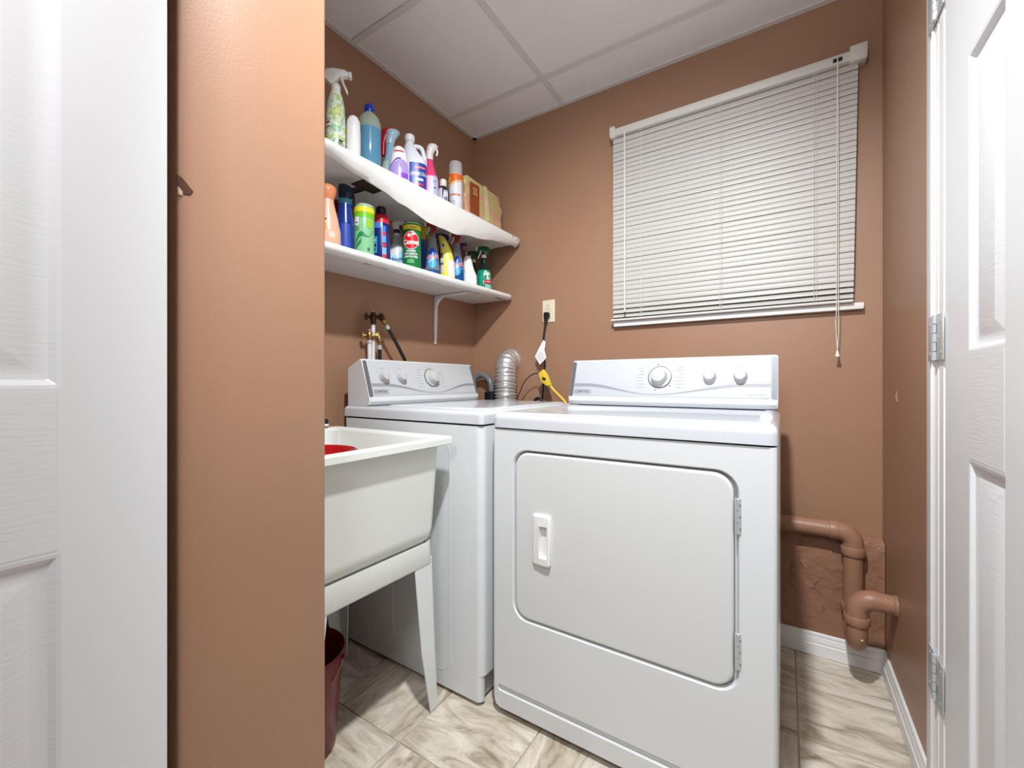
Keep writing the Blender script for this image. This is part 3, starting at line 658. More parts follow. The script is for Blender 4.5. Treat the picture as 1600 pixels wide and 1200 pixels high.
# ================================================================== WASHER
VX0, VX1, VY0, VY1 = -1.443, -0.780, 1.047, 1.733
wa = thing('washing_machine', 'white top-loading washer in the corner between sink and dryer', 'washing machine', ((VX0+VX1)/2, (VY0+VY1)/2, 0))
ft = [(VX0, VY1), (VX0, VY0+0.006), (VX0+0.006, VY0)]+[(VX1-0.024+0.024*math.sin(a), VY0+0.024-0.024*math.cos(a)) for a in [k*PI/2/8 for k in range(9)]]+[(VX1, VY1-0.02), (VX1-0.02, VY1)]
MB().loft([[(x, y, z) for x, y in ft] for z in (0.094, 0.866)]).build('cabinet', M_white, wa, angle=30)
ft2 = [(VX0, VY1), (VX0, VY0+0.006), (VX0+0.006, VY0)]+[(VX1-0.024+0.018*math.sin(a), VY0+0.018-0.018*math.cos(a)) for a in [k*PI/2/8 for k in range(9)]]+[(VX1-0.006, VY0+0.022), (VX1-0.020, VY0+0.030), (VX1-0.020, VY1), (VX1-0.03, VY1)]
MB().loft([[(x, y, z) for x, y in ft2] for z in (0.014, 0.0942)]).build('toe_base', M_white, wa, angle=30)
MB().box(VX0+0.03, VX1-0.04, VY0+0.02, VY1-0.03, 0.0, 0.0145).build('base', M_gap, wa)
MB().box(VX0+0.006, VX1-0.006, VY0+0.006, VY1-0.006, 0.8655, 0.873).build('top_gap', M_gap, wa)
# embossed rectangle on the side
em = MB()
def er(i, h_): return [(p[0], VY0-h_, p[1]) for p in rr(-1.315+i, -0.905-i, 0.060+i, 0.815-i, 0.045, 6)]
em.loft([er(0, -0.0004), er(0.002, 0.0007), er(0.005, 0.0007), er(0.007, -0.0004)], False, False)
em.build('embossed_frame', M_white, wa)
MB().tube([(-1.172, VY0-0.0001, 0.03), (-1.172, VY0-0.0001, 0.62)], 0.0009, n=6).build('side_seam', M_white, wa)
tm = MB().box(VX0, VX1+0.002, VY0-0.003, VY1+0.002, 0.872, 0.9125)
to = tm.build('top', M_top, wa)
bm = bmesh.new(); bm.from_mesh(to.data)
es = [e for e in bm.edges if all(v.co.z > 0.03 for v in e.verts)] + [e for e in bm.edges if abs(e.verts[0].co.z-e.verts[1].co.z) > 0.03 and e.verts[0].co.x > 0]
bmesh.ops.bevel(bm, geom=list(set(es)), offset=0.016, segments=6, profile=0.55, affect='EDGES', clamp_overlap=True)
bm.to_mesh(to.data); bm.free()
to.data.polygons.foreach_set('use_smooth', [True]*len(to.data.polygons)); to.data.set_sharp_from_angle(angle=math.radians(40))
ldm = MB()
def lr(i, z): return [(p[0], p[1], z) for p in rr(-1.265+i, -0.805-i, 1.090+i, 1.695-i, 0.03, 6)]
ldm.loft([lr(0, 0.9122), lr(0, 0.9140), lr(0.004, 0.9170), lr(0.010, 0.9180), lr(0.05, 0.9188)], True, True)
ldm.build('lid', M_top, wa, angle=40)
console(wa, lambda u, d, z: (-1.307-d, 1.056+u, z), 0.674, [(0.355, 0.080, True), (0.083, 0.080, False), (0.173, 0.080, False)], 0.55, False)

# ================================================================== SHELVES
def lerp_table(tab, x):
    if x <= tab[0][0]: return tab[0][1]
    for (a, b_), (c_, d_) in zip(tab, tab[1:]):
        if x <= c_:
            t = (x-a)/(c_-a); t = t*t*(3-2*t); return b_+(d_-b_)*t
    return tab[-1][1]
YS0, YS1 = 0.4925, 1.965
def shelf(label, xf, ztop, sag, skip, bracket):
    t = thing('wall_shelf', label, 'shelf', ((LX+xf)/2, 1.24, ztop(0.8)-0.03))
    za, zb_ = ztop(YS0), ztop(YS1)
    bd = MB(); x0, x1 = LX+0.0006, xf-0.012
    bd.add([(x0,YS0,za-0.020),(x1,YS0,za-0.020),(x1,YS1-0.006,zb_-0.020),(x0,YS1-0.006,zb_-0.020),(x0,YS0,za-0.002),(x1,YS0,za-0.002),(x1,YS1-0.006,zb_-0.002),(x0,YS1-0.006,zb_-0.002)],
           [(0,3,2,1),(4,5,6,7),(0,1,5,4),(1,2,6,5),(2,3,7,6),(3,0,4,7)])
    bd.build('board', M_board, t)
    N = 110; loops = []
    for i in range(N+1):
        y = YS0+(YS1-YS0)*i/N; z = ztop(y); s = lerp_table(sag, y)
        wv = noise.noise((y*9, z*3, 2)); w2 = noise.noise((y*21, z, 7))
        e = min(1.0, (YS1-y)/0.03); xe = xf-0.014*(1-math.sqrt(max(0, 1-(1-e)**2)))
        pts = [(LX+0.0006, z), (xf-0.10, z+0.0008), (xf-0.035, z+0.0006), (xe-0.012, z), (xe-0.004, z-0.003), (xe-0.0008, z-0.009), (xe+0.0008+0.0015*wv, z-0.016-0.15*(s-0.035)), (xe-0.004+0.002*wv, z-0.5*s-0.008), (xe-0.012+0.003*w2, z-0.82*s),
               (xe-0.022+0.003*wv, z-s+0.002*w2), (xe-0.036, z-s*0.92+0.003*w2), (xe-0.050, z-max(0.026, s*0.60)), (xe-0.062, z-max(0.0245, s*0.36)), (xe-0.11+0.004*wv, z-0.0235-0.002*abs(w2)), (xe-0.17, z-0.0235-0.003*abs(wv)), (xe-0.23, z-0.023), (LX+0.002, z-0.0225)]
        loops.append([(x, y, zz) for x, zz in pts])
    cv = MB().loft(loops, False, False, closed=False, skip=lambda i, j: skip(YS0+(YS1-YS0)*(i+0.5)/N, j))
    cv.build('liner', M_vinyl, t, angle=70)
    # folded end flap at the back-wall end
    y = YS1; z = ztop(y)
    s = lerp_table(sag, y)
    MB().box(LX+0.003, xf-0.016, YS1-0.0052, YS1-0.0012, z-0.0215, z-0.0005).build('end_fold', M_vinyl, t, bevel=0.001)
    if bracket:
        yb = bracket; zb2 = ztop(yb)-0.0262
        w2_ = 0.011
        pr2 = [(LX+0.0006, zb2), (xf-0.075, zb2), (xf-0.070, zb2-0.006), (xf-0.085, zb2-0.011)]
        for k in range(9):
            a = PI/2*k/8; pr2.append((LX+0.014+0.055*(1-math.sin(a)), zb2-0.013-0.055*(1-math.cos(a))))
        pr2 += [(LX+0.0085, zb2-0.245), (LX+0.005, zb2-0.252), (LX+0.0006, zb2-0.250)]
        bk = MB().prism(pr2, 'y', yb-w2_/2-0.003, yb+w2_/2+0.003).build('bracket', M_brkt, t, bevel=0.0025, seg=2)
        for zz in (0.030, 0.225):
            MB().tube([(LX+0.004, yb-0.0086, zb2-zz), (LX+0.004, yb-0.0092, zb2-zz)], [0.0028, 0.0018], n=10).build('screw', M_chrome, bk)
    return t
zu = lambda y: 1.7665+0.0125*(y-0.8)
zl = lambda y: 1.4640+0.0170*(y-0.84)
def skip_u(y, j):
    if j in (11, 12) and 1.06 < y < 1.17: return True
    if j in (12, 13) and 1.01 < y < 1.10+0.02*(j-12): return True
    if j == 14 and 1.035 < y < 1.075: return True
    if j == 11 and (1.60 < y < 1.70 or 1.745 < y < 1.80): return True
    if j == 12 and 1.745 < y < 1.785: return True
    if j == 10 and y > 1.86: return True
    return False
def skip_l(y, j):
    return (j == 11 and (1.03 < y < 1.28 or 1.33 < y < 1.46 or 1.49 < y < 1.74)) or (j == 10 and y > 1.86)
su = shelf('upper shelf wrapped in sagging white liner, nearest the ceiling', -1.200, zu, [(0.5, 0.034), (0.81, 0.039), (0.945, 0.062), (1.047, 0.076), (1.13, 0.094), (1.30, 0.120), (1.43, 0.120), (1.566, 0.096), (1.80, 0.062), (1.965, 0.044)], skip_u, None)
sl = shelf('lower shelf wrapped in white liner, on a white bracket', -1.252, zl, [(0.5, 0.034), (1.0, 0.036), (1.4, 0.038), (1.965, 0.030)], skip_l, 1.650)
for yy, zz in ((1.885, -0.012), (1.925, -0.018)):
    MB().tube([(-1.2006, yy, zu(yy)+zz), (-1.1988, yy, zu(yy)+zz)], [0.006, 0.0035], n=8).build('rust_spot', mat('rust', (150, 112, 84), 0.8), su)

# ================================================================== BOTTLES
CL = {}
def plastic(rgb, rough=0.3):
    k = ('pl',)+tuple(rgb)
    return mat('plastic_%d_%d_%d' % tuple(rgb), rgb, rough)
def clear(rgb, tr=0.75):
    return mat('clear_plastic_%d_%d_%d' % tuple(rgb), rgb, 0.12, trans=tr, ior=1.25)
class Body:
    """elliptical / squarish lofted bottle. sections: (z, rx, ry[, cx, cy, p])"""
    def __init__(s, sec): s.sec = [tuple(x)+(0, 0, 2.0)[len(x)-3:] if len(x) < 6 else tuple(x) for x in sec]
    def at(s, z):
        S = s.sec
        if z <= S[0][0]: return S[0]
        for a, b_ in zip(S, S[1:]):
            if z <= b_[0]:
                t = (z-a[0])/max(1e-9, b_[0]-a[0]); return tuple(a[i]+(b_[i]-a[i])*t for i in range(6))
        return S[-1]
    def pt(s, z, a, e=0.0):
        _, rx, ry, cx, cy, p = s.at(z)
        ca, sa = math.cos(a), math.sin(a)
        r = 1.0/((abs(ca)/max(rx, 1e-5))**p+(abs(sa)/max(ry, 1e-5))**p)**(1/p)+e
        return (cx+r*ca, cy+r*sa, z)
    def smooth(s, n=4):
        S = s.sec; zs = []
        for a, b_ in zip(S, S[1:]):
            zs += [a[0]+(b_[0]-a[0])*k/n for k in range(n)]
        return zs+[S[-1][0]]
    def mesh(s, name, m, parent, n=28, z0=None, z1=None, e=0.0):
        zs = [x[0] for x in s.sec]
        if z0 is not None: zs = [z0]+[z for z in zs if z0 < z < (z1 if z1 is not None else 9)]+([z1] if z1 is not None else [])
        if z1 is not None and z0 is None: zs = [z for z in zs if z < z1]+[z1]
        return MB().loft([[s.pt(z, 2*PI*k/n, e) for k in range(n)] for z in zs]).build(name, m, parent, angle=48)
    def label(s, name, m, parent, z0, z1, a0, a1, e=0.0007, na=16, nz=6, top=None, bot=None):
        m_ = MB(); loops = []
        for i in range(nz+1):
            l = []
            for k in range(na+1):
                a = a0+(a1-a0)*k/na
                zt_ = top(k/na) if top else z1; zb_ = bot(k/na) if bot else z0
                z = zb_+(zt_-zb_)*i/nz
                l.append(s.pt(z, a, e))
            loops.append(l)
        m_.loft(loops, False, False, closed=False)
        return m_.build(name, m, parent, angle=60)
    def oval(s, name, m, parent, zc, hz, a, ha, e=0.0010, n=24):
        m_ = MB(); loops = []
        for rr_ in (0.02, 0.35, 0.7, 1.0):
            loops.append([s.pt(zc+hz*rr_*math.sin(2*PI*k/n), a+ha*rr_*math.cos(2*PI*k/n), e) for k in range(n)])
        m_.loft(loops, True, False)
        return m_.build(name, m, parent, angle=60)
    def text(s, name, txt, size, m, parent, z, a, e=0.0014, bold=0.0003, shear=0.0, slope=0.0, sx=1.0):
        V, F = text_mesh(txt, size, bold, shear); out = []
        for x, y in V:
            zz = z+y+slope*x; _, rx, ry, *_q = s.at(zz); r = max(0.008, (rx+ry)/2)
            out.append(s.pt(zz, a+x*sx/r, e))
        return MB().add(out, F).build(name, m, parent, smooth=False)
    def bars(s, name, m, parent, rows, a, e=0.0013):
        """rows of small print: (z, half angle, height)"""
        m_ = MB()
        for z, hA, h_ in rows:
            m_.loft([[s.pt(zz, a-hA+2*hA*k/6, e) for k in range(7)] for zz in (z-h_/2, z+h_/2)], False, False, closed=False)
        return m_.build(name, m, parent, smooth=False)

def trigger(parent, z0, ang, mh, ml, mc, mn=None, scale=1.0, shroud=False):
    """spray head: collar, head, nozzle, lever. ang = nozzle direction in the bottle's own frame"""
    ca, sa = math.cos(ang), math.sin(ang); k = scale
    def R(x, y, z): return (x*ca*k-y*sa*k, x*sa*k+y*ca*k, z0+z*k)
    def pris(poly, hw, name, m, bev=0.0):
        b_ = MB(); n = len(poly)
        b_.loft([[R(p[0], -hw, p[1]) for p in poly], [R(p[0], -hw*0.999+2*hw, p[1]) for p in poly]])
        return b_.build(name, m, parent, bevel=bev, seg=2)
    MB().tube([R(0,0,-0.012), R(0,0,-0.010), R(0,0,0.004), R(0,0,0.008)], [0.0125*k, 0.0138*k, 0.0138*k, 0.011*k], n=16).build('collar', mc, parent)
    head = [(-0.011, 0.006), (-0.019, 0.018), (-0.022, 0.034), (-0.016, 0.044), (0.0, 0.049), (0.026, 0.049), (0.036, 0.046), (0.036, 0.033), (0.016, 0.030), (0.010, 0.022), (0.010, 0.006)]
    if shroud: head = [(-0.012, 0.004), (-0.030, 0.020), (-0.034, 0.036), (-0.026, 0.050), (-0.005, 0.054), (0.026, 0.052), (0.036, 0.047), (0.036, 0.034), (0.012, 0.030), (0.004, 0.020), (-0.004, 0.010)]
    pris(head, 0.0095, 'spray_head', mh, 0.003)
    nz = [(0.036, 0.032), (0.046, 0.031), (0.046, 0.048), (0.036, 0.048)]
    pris(nz, 0.0085, 'nozzle', mn or mh, 0.002)
    lev = [(0.012, 0.031), (0.020, 0.031), (0.026, 0.012), (0.034, -0.006), (0.036, -0.016), (0.031, -0.017), (0.026, -0.004), (0.018, 0.012)]
    pris(lev, 0.0055, 'trigger', ml, 0.0015)
def bot(name, label, cat, x, y, z, facing=None, group=None):
    """facing: world angle that the label front (+x of the bottle) looks to"""
    if facing is None: facing = math.atan2(-y, -x)
    t = thing(name, label, cat, (x, y, z), facing, group, local=True); t['facing'] = facing
    return t
def wang(t, world): return world-t['facing']
GU = 'cleaning products on the upper shelf'; GL = 'cleaning products on the lower shelf'
U = lambda y: zu(y)+0.0015
Lz = lambda y: zl(y)+0.0015
white = plastic((236, 237, 238)); navy = plastic((22, 32, 78)); red = plastic((196, 28, 42)); yellowp = plastic((226, 214, 60))

# --- U1 floral air freshener spray
t = bot('spray_bottle', 'white spray bottle with green and yellow floral print, tallest on upper shelf', 'spray bottle', -1.289, 0.898, U(0.898), group=GU)
B = Body([(0, 0.026, 0.029), (0.004, 0.028, 0.031), (0.10, 0.028, 0.031), (0.17, 0.025, 0.028), (0.205, 0.020, 0.021), (0.222, 0.015, 0.015), (0.232, 0.013, 0.013)])
B.mesh('body', white, t)
B.label('label', patch_mat('floral_print', [(222, 228, 150), (176, 212, 120), (236, 240, 232), (150, 200, 150), (214, 222, 238)], 34), t, 0.012, 0.205, -2.2, 2.2)
B.bars('small_print', navy, t, [(0.030, 0.35, 0.004), (0.038, 0.30, 0.003), (0.046, 0.26, 0.006)], 0.55)
B.bars('small_print', plastic((150, 60, 80)), t, [(0.105, 0.22, 0.006), (0.090, 0.25, 0.004)], -0.9)
trigger(t, 0.238, wang(t, 0.75), white, plastic((224, 222, 206)), white, scale=1.12, shroud=True)
# --- U2 plain white bottle
t = bot('bottle', 'plain white bottle with domed top beside the blue liquid bottle', 'bottle', -1.258, 0.945, U(0.945), group=GU)
B = Body([(0, 0.019, 0.022), (0.004, 0.020, 0.023), (0.115, 0.020, 0.023), (0.135, 0.018, 0.021), (0.149, 0.012, 0.014), (0.154, 0.006, 0.007)])
B.mesh('body', white, t); B.label('label', plastic((230, 230, 226)), t, 0.02, 0.10, 0.9, 2.6)
# --- U3 blue liquid bottle
t = bot('bottle', 'clear bottle of blue liquid with dark blue cap', 'bottle', -1.292, 1.040, U(1.040), group=GU)
B = Body([(0, 0.034, 0.038), (0.005, 0.037, 0.041), (0.10, 0.036, 0.040), (0.155, 0.037, 0.041), (0.185, 0.037, 0.041), (0.205, 0.031, 0.034), (0.220, 0.020, 0.020), (0.228, 0.014, 0.014)])
B.mesh('liquid', plastic((92, 146, 178), 0.15), t, z0=0.0, z1=0.162)
B.mesh('shoulder', mat('pale_green_clear', (190, 208, 190), 0.12, trans=0.45, ior=1.2), t, z0=0.162, z1=0.228)
B.label('label', plastic((40, 74, 150)), t, 0.02, 0.155, -1.45, -0.85)
MB().tube([(0, 0, 0.222), (0, 0, 0.224), (0, 0, 0.247), (0, 0, 0.253)], [0.0175, 0.0185, 0.0180, 0.014], n=20).build('cap', plastic((20, 52, 168)), t)
# --- U4 pale blue and red flared spray
t = bot('spray_bottle', 'pale blue spray bottle with flared head and crimson back', 'spray bottle', -1.352, 1.190, U(1.190), group=GU)
B = Body([(0, 0.030, 0.036), (0.005, 0.032, 0.040), (0.06, 0.031, 0.040), (0.11, 0.024, 0.030), (0.15, 0.0165, 0.018), (0.19, 0.015, 0.0165), (0.205, 0.014, 0.015)])
B.mesh('body', plastic((150, 196, 216), 0.25), t); B.label('label', plastic((186, 222, 204)), t, 0.01, 0.12, -2.0, -0.3)
H = Body([(0.195, 0.0165, 0.017, 0, 0), (0.215, 0.0175, 0.018, 0.0, 0.002), (0.232, 0.022, 0.024, 0, 0.008), (0.246, 0.024, 0.028, 0, 0.012), (0.252, 0.020, 0.024, 0, 0.012)])
H.mesh('spray_head', plastic((176, 206, 224), 0.25), t)
Hb = Body([(0.150, 0.008, 0.008, -0.006, -0.026), (0.20, 0.012, 0.011, -0.006, -0.026), (0.235, 0.016, 0.020, -0.010, -0.016), (0.255, 0.020, 0.030, -0.010, -0.002), (0.263, 0.014, 0.022, -0.008, 0.002)])
Hb.mesh('trigger', plastic((186, 24, 52)), t)
# --- U5 white and purple bottle
t = bot('bottle', 'short white bottle with red stripe and purple label', 'bottle', -1.256, 1.150, U(1.150), group=GU)
B = Body([(0, 0.026, 0.035), (0.005, 0.028, 0.038), (0.05, 0.028, 0.038), (0.09, 0.024, 0.032), (0.118, 0.020, 0.026), (0.134, 0.015, 0.019), (0.141, 0.007, 0.009)])
B.mesh('body', plastic((238, 236, 242)), t)
B.label('stripe', red, t, 0.112, 0.117, -0.9, 0.8, e=0.0009)
B.label('label', plastic((176, 150, 214)), t, 0.012, 0.07, -1.2, 1.2, top=lambda q: 0.050+0.032*math.sin(q*2.4), e=0.0007)
B.label('label_band', plastic((96, 52, 168)), t, 0.030, 0.036, -1.2, 0.3, top=lambda q: 0.056+0.032*math.sin(q*1.9), bot=lambda q: 0.050+0.032*math.sin(q*1.9), e=0.0011)
B.label('label_patch', plastic((142, 72, 204)), t, 0.010, 0.030, 0.2, 1.15, e=0.0011)
B.bars('small_print', plastic((150, 156, 168)), t, [(0.060, 0.13, 0.014)], 0.25, e=0.0014)
# --- U6 big white jug, blue label
t = bot('jug', 'white handled jug with blue label standing mid upper shelf', 'jug', -1.295, 1.268, U(1.268), group=GU)
B = Body([(0, 0.038, 0.046, 0, 0, 3.0), (0.005, 0.041, 0.049, 0, 0, 3.0), (0.125, 0.041, 0.049, 0, 0, 3.0), (0.145, 0.039, 0.047, 0, 0, 2.8), (0.170, 0.034, 0.034, 0, -0.010, 2.4), (0.200, 0.026, 0.022, 0, -0.018, 2.0), (0.216, 0.017, 0.017, 0, -0.018, 2.0), (0.224, 0.0155, 0.0155, 0, -0.018, 2.0)])
B.mesh('body', plastic((230, 234, 242)), t)
MB().tube([(0, -0.018, 0.222), (0, -0.018, 0.225), (0, -0.018, 0.246), (0, -0.018, 0.250)], [0.019, 0.0205, 0.0205, 0.017], n=20).build('cap', plastic((232, 234, 238)), t)
MB().tube(bez([(0, -0.004, 0.205), (0, 0.014, 0.207), (0, 0.030, 0.200), (0, 0.038, 0.178), (0, 0.043, 0.150), (0, 0.044, 0.130)]), [0.008]+[0.0088]*39+[0.010], n=12).build('handle', plastic((230, 234, 242)), t)
lb = B.label('label', plastic((36, 70, 176)), t, 0.006, 0.122, -1.45, 1.5)
B.label('label_side', plastic((86, 108, 186)), t, 0.045, 0.118, -1.40, -0.62, e=0.0011)
B.label('label_edge', plastic((232, 236, 246)), t, 0.006, 0.122, -0.55, -0.43, e=0.0013)
B.label('red_strip', plastic((206, 32, 60)), t, 0.097, 0.108, 0.10, 0.95, e=0.0012); B.text('strip_lettering', "LA's TOTALLY", 0.008, white, t, 0.1025, 0.52, e=0.0016, bold=0.0001, sx=0.85)
B.text('lettering', 'AWESOME', 0.0185, white, t, 0.076, 0.42, e=0.0014, bold=0.0012, slope=0.05, sx=0.80); B.text('lettering', 'AWESOME', 0.0185, plastic((30, 30, 44)), t, 0.076, 0.42, e=0.0018, bold=-0.0001, slope=0.05, sx=0.80)
B.bars('small_print', plastic((210, 220, 236)), t, [(0.054, 0.34, 0.010), (0.018, 0.40, 0.006)], 0.45); B.bars('small_print', plastic((204, 40, 80)), t, [(0.034, 0.26, 0.010)], 0.55)
B.bars('small_print', navy, t, [(0.108, 0.24, 0.003), (0.098, 0.24, 0.003), (0.088, 0.24, 0.003), (0.078, 0.24, 0.003), (0.068, 0.2, 0.003)], -1.0, e=0.0015)
# --- U7 pink spray
t = bot('spray_bottle', 'pink spray bottle with white head and pale blue label', 'spray bottle', -1.288, 1.362, U(1.362), group=GU)
B = Body([(0, 0.026, 0.028, 0, 0, 2.6), (0.005, 0.028, 0.030, 0, 0, 2.6), (0.105, 0.027, 0.029, 0, 0, 2.6), (0.125, 0.024, 0.026, 0, -0.004, 2.2), (0.165, 0.016, 0.018, 0, -0.007), (0.190, 0.0135, 0.0135, 0, -0.008), (0.204, 0.013, 0.013, 0, -0.008)])
B.mesh('body', plastic((226, 70, 128), 0.2), t)
B.label('label', plastic((232, 196, 216)), t, 0.008, 0.110, -0.75, 1.3); B.label('label_side', plastic((176, 190, 220)), t, 0.012, 0.104, 0.05, 0.95, e=0.0012); B.label('label_band', plastic((214, 70, 130)), t, 0.018, 0.100, -1.2, -0.62, e=0.0009)
B.bars('small_print', plastic((90, 90, 130)), t, [(0.058, 0.12, 0.008), (0.085, 0.22, 0.003)], 0.5, e=0.0016)
H = Body([(0.196, 0.015, 0.0155, 0, -0.008), (0.216, 0.016, 0.016, 0, -0.007), (0.234, 0.018, 0.020, 0, 0), (0.247, 0.019, 0.024, 0, 0.006), (0.255, 0.013, 0.017, 0, 0.006)])
H.mesh('spray_head', plastic((236, 232, 232)), t); 
MB().tube([(0, -0.008, 0.186), (0, -0.008, 0.202)], 0.0162, n=16).build('collar', white, t)
MB().tube(bez([(0.004, 0.022, 0.238), (0.006, 0.026, 0.222), (0.006, 0.022, 0.205)]), [0.004]*16+[0.003], n=8).build('trigger', white, t)
# --- U8 small dark label bottle
t = bot('bottle', 'small bottle with white cap and black and white label', 'bottle', -1.290, 1.440, U(1.440), group=GU)
B = Body([(0, 0.022, 0.027), (0.004, 0.024, 0.029), (0.075, 0.024, 0.029), (0.092, 0.019, 0.022), (0.102, 0.014, 0.014), (0.106, 0.013, 0.013)])
B.mesh('body', plastic((38, 36, 52)), t); B.label('label', plastic((206, 208, 218)), t, 0.010, 0.080, 0.1, 0.9); B.label('label', plastic((206, 206, 214)), t, 0.040, 0.090, -0.9, -0.15); B.label('label_band', plastic((120, 124, 160)), t, 0.03, 0.05, 0.15, 0.8, e=0.0012)
MB().tube([(0, 0, 0.102), (0, 0, 0.104), (0, 0, 0.130), (0, 0, 0.134)], [0.0145, 0.0155, 0.0155, 0.012], n=18).build('cap', plastic((232, 230, 226)), t)
# --- U9 aerosol
t = bot('aerosol_can', 'white aerosol can with frosted clear cap and orange band', 'aerosol can', -1.280, 1.514, U(1.514), group=GU)
B = Body([(0, 0.028, 0.028), (0.004, 0.0315, 0.0315), (0.172, 0.0315, 0.0315), (0.180, 0.030, 0.030)])
B.mesh('can', plastic((226, 226, 232), 0.22), t)
B.label('orange_band', plastic((236, 106, 36)), t, 0.125, 0.176, -2.2, 2.2, bot=lambda q: 0.122+0.034*q, e=0.0006)
B.label('label_swash', plastic((226, 196, 150)), t, 0.11, 0.12, -2.2, 1.2, top=lambda q: 0.121+0.034*q, bot=lambda q: 0.106+0.042*q, e=0.0008)
B.label('label_patch', plastic((236, 206, 60)), t, 0.140, 0.164, -1.25, -0.80, e=0.0010); B.bars('small_print', plastic((206, 130, 80)), t, [(0.080, 0.75, 0.007)], 0.0); B.bars('small_print', plastic((170, 176, 190)), t, [(0.052, 0.5, 0.003), (0.044, 0.5, 0.003), (0.036, 0.5, 0.003), (0.028, 0.5, 0.003)], -0.5)
Cp = Body([(0.178, 0.0312, 0.0312), (0.228, 0.0305, 0.0305), (0.237, 0.027, 0.027), (0.241, 0.018, 0.018)])
Cp.mesh('cap', mat('frosted_cap', (208, 206, 208), 0.30, trans=0.35, ior=1.2), t)
MB().lathe([(0.010, 0.180), (0.010, 0.196), (0.006, 0.204)], n=14).build('spray_button', white, t)
# --- U10 bag
bg = thing('plastic_bag', 'crinkled olive and pink plastic-wrapped package at the shelf end', 'package', (-1.365, 1.765, U(1.765)), 0, GU, local=True)
N = 26; loops = []
for i in range(15):
    tz = i/14; z = 0.236*tz
    sx = 0.070*(1-0.10*max(0, tz-0.7)/0.3); sy = 0.158*(1-0.04*abs(tz-0.4))
    lo_ = []
    for k, p in enumerate(rr(-sx, sx, -sy, sy, 0.018, 6)):
        nn = noise.noise((p[0]*22, p[1]*22, z*20)); n2 = noise.noise((p[0]*50+3, p[1]*50, z*46))
        f = 0.010*nn+0.004*n2
        lo_.append((p[0]*(1+f/0.07*0.7), p[1]*(1+f/0.16), z*(1-0.04*abs(p[1])/0.15) + (0.005*nn if i > 9 else 0)))
    loops.append(lo_)
bm_ = patch_mat('bag_print', [(176, 166, 92), (206, 188, 142), (196, 184, 116), (214, 160, 138), (208, 176, 130)], 7, rough=0.28)
MB().loft(loops).build('wrapping', bm_, bg, angle=20)
b = MB().loft([[(0.0725, y, z) for y in (-0.128, -0.10, -0.07, -0.052)] for z in (0.055, 0.10, 0.15, 0.205)], False, False, closed=False); 
b.build('rust_label', plastic((150, 72, 34)), bg)
V, F = text_mesh('SS', 0.05, 0.001); MB().add([(0.0738, -0.088+p[0]*0.8, 0.165+p[1]) for p in V], F).build('lettering', plastic((214, 170, 120)), bg, smooth=False)
for yy in (-0.005, 0.006, 0.018):
    MB().tube(bez([(0.0715, yy, 0.01), (0.074, yy+0.004, 0.09), (0.073, yy-0.002, 0.17), (0.066, yy, 0.232)]), 0.0022, n=6).build('seal_fold', mat('bag_fold', (216, 208, 168), 0.25), bg)

# ------- lower shelf
# --- L1 peach bottle
t = bot('bottle', 'peach bottle with orange rounded cap beside the brown wall end', 'bottle', -1.312, 0.882, Lz(0.882), group=GL)
B = Body([(0, 0.034, 0.040), (0.005, 0.037, 0.043), (0.05, 0.036, 0.042), (0.10, 0.028, 0.032), (0.14, 0.020, 0.022), (0.160, 0.0175, 0.019)])
B.mesh('body', plastic((232, 180, 152)), t); B.oval('label', plastic((240, 160, 60)), t, 0.055, 0.016, -0.35, 0.3); B.bars('small_print', plastic((160, 60, 50)), t, [(0.082, 0.28, 0.005)], -0.35); B.oval('label_spot', plastic((240, 206, 190)), t, 0.03, 0.012, 0.4, 0.3)
C = Body([(0.158, 0.019, 0.021), (0.170, 0.022, 0.024), (0.186, 0.026, 0.029), (0.200, 0.024, 0.027), (0.208, 0.014, 0.016)])
C.mesh('cap', plastic((226, 142, 98)), t)
# --- L2 red bottle behind
t = bot('bottle', 'dark red bottle mostly hidden behind the peach bottle', 'bottle', -1.405, 0.975, Lz(0.975), group=GL)
B = Body([(0, 0.024, 0.026), (0.10, 0.024, 0.026), (0.16, 0.016, 0.018), (0.19, 0.012, 0.012)]); B.mesh('body', plastic((150, 16, 36)), t)
MB().tube([(0, 0, 0.186), (0, 0, 0.206)], [0.013, 0.012], n=14).build('cap', plastic((130, 14, 30)), t)
# --- L3 navy bottle
t = bot('bottle', 'tall navy blue bottle with light blue collar and dark head', 'bottle', -1.338, 0.970, Lz(0.970), group=GL)
B = Body([(0, 0.024, 0.029), (0.005, 0.026, 0.031), (0.11, 0.025, 0.030), (0.15, 0.020, 0.024), (0.178, 0.018, 0.021)])
B.mesh('body', plastic((28, 50, 132), 0.2), t); B.label('label_edge', plastic((196, 206, 222)), t, 0.105, 0.165, 0.05, 0.16, e=0.0010); B.label('label', plastic((44, 74, 168)), t, 0.01, 0.10, -0.6, 0.7, e=0.0006)
C = Body([(0.176, 0.0185, 0.0215), (0.194, 0.0185, 0.0215)]); C.mesh('collar', plastic((70, 156, 196)), t)
C = Body([(0.194, 0.017, 0.020), (0.215, 0.021, 0.026, 0, 0.002), (0.235, 0.020, 0.028, 0, 0.004), (0.246, 0.012, 0.018, 0, -0.004)]); C.mesh('cap', plastic((16, 26, 60)), t)
MB().tube(bez([(0.004, 0.024, 0.225), (0.004, 0.029, 0.20), (0.004, 0.027, 0.165)]), 0.004, n=8).build('trigger', plastic((16, 26, 60)), t)
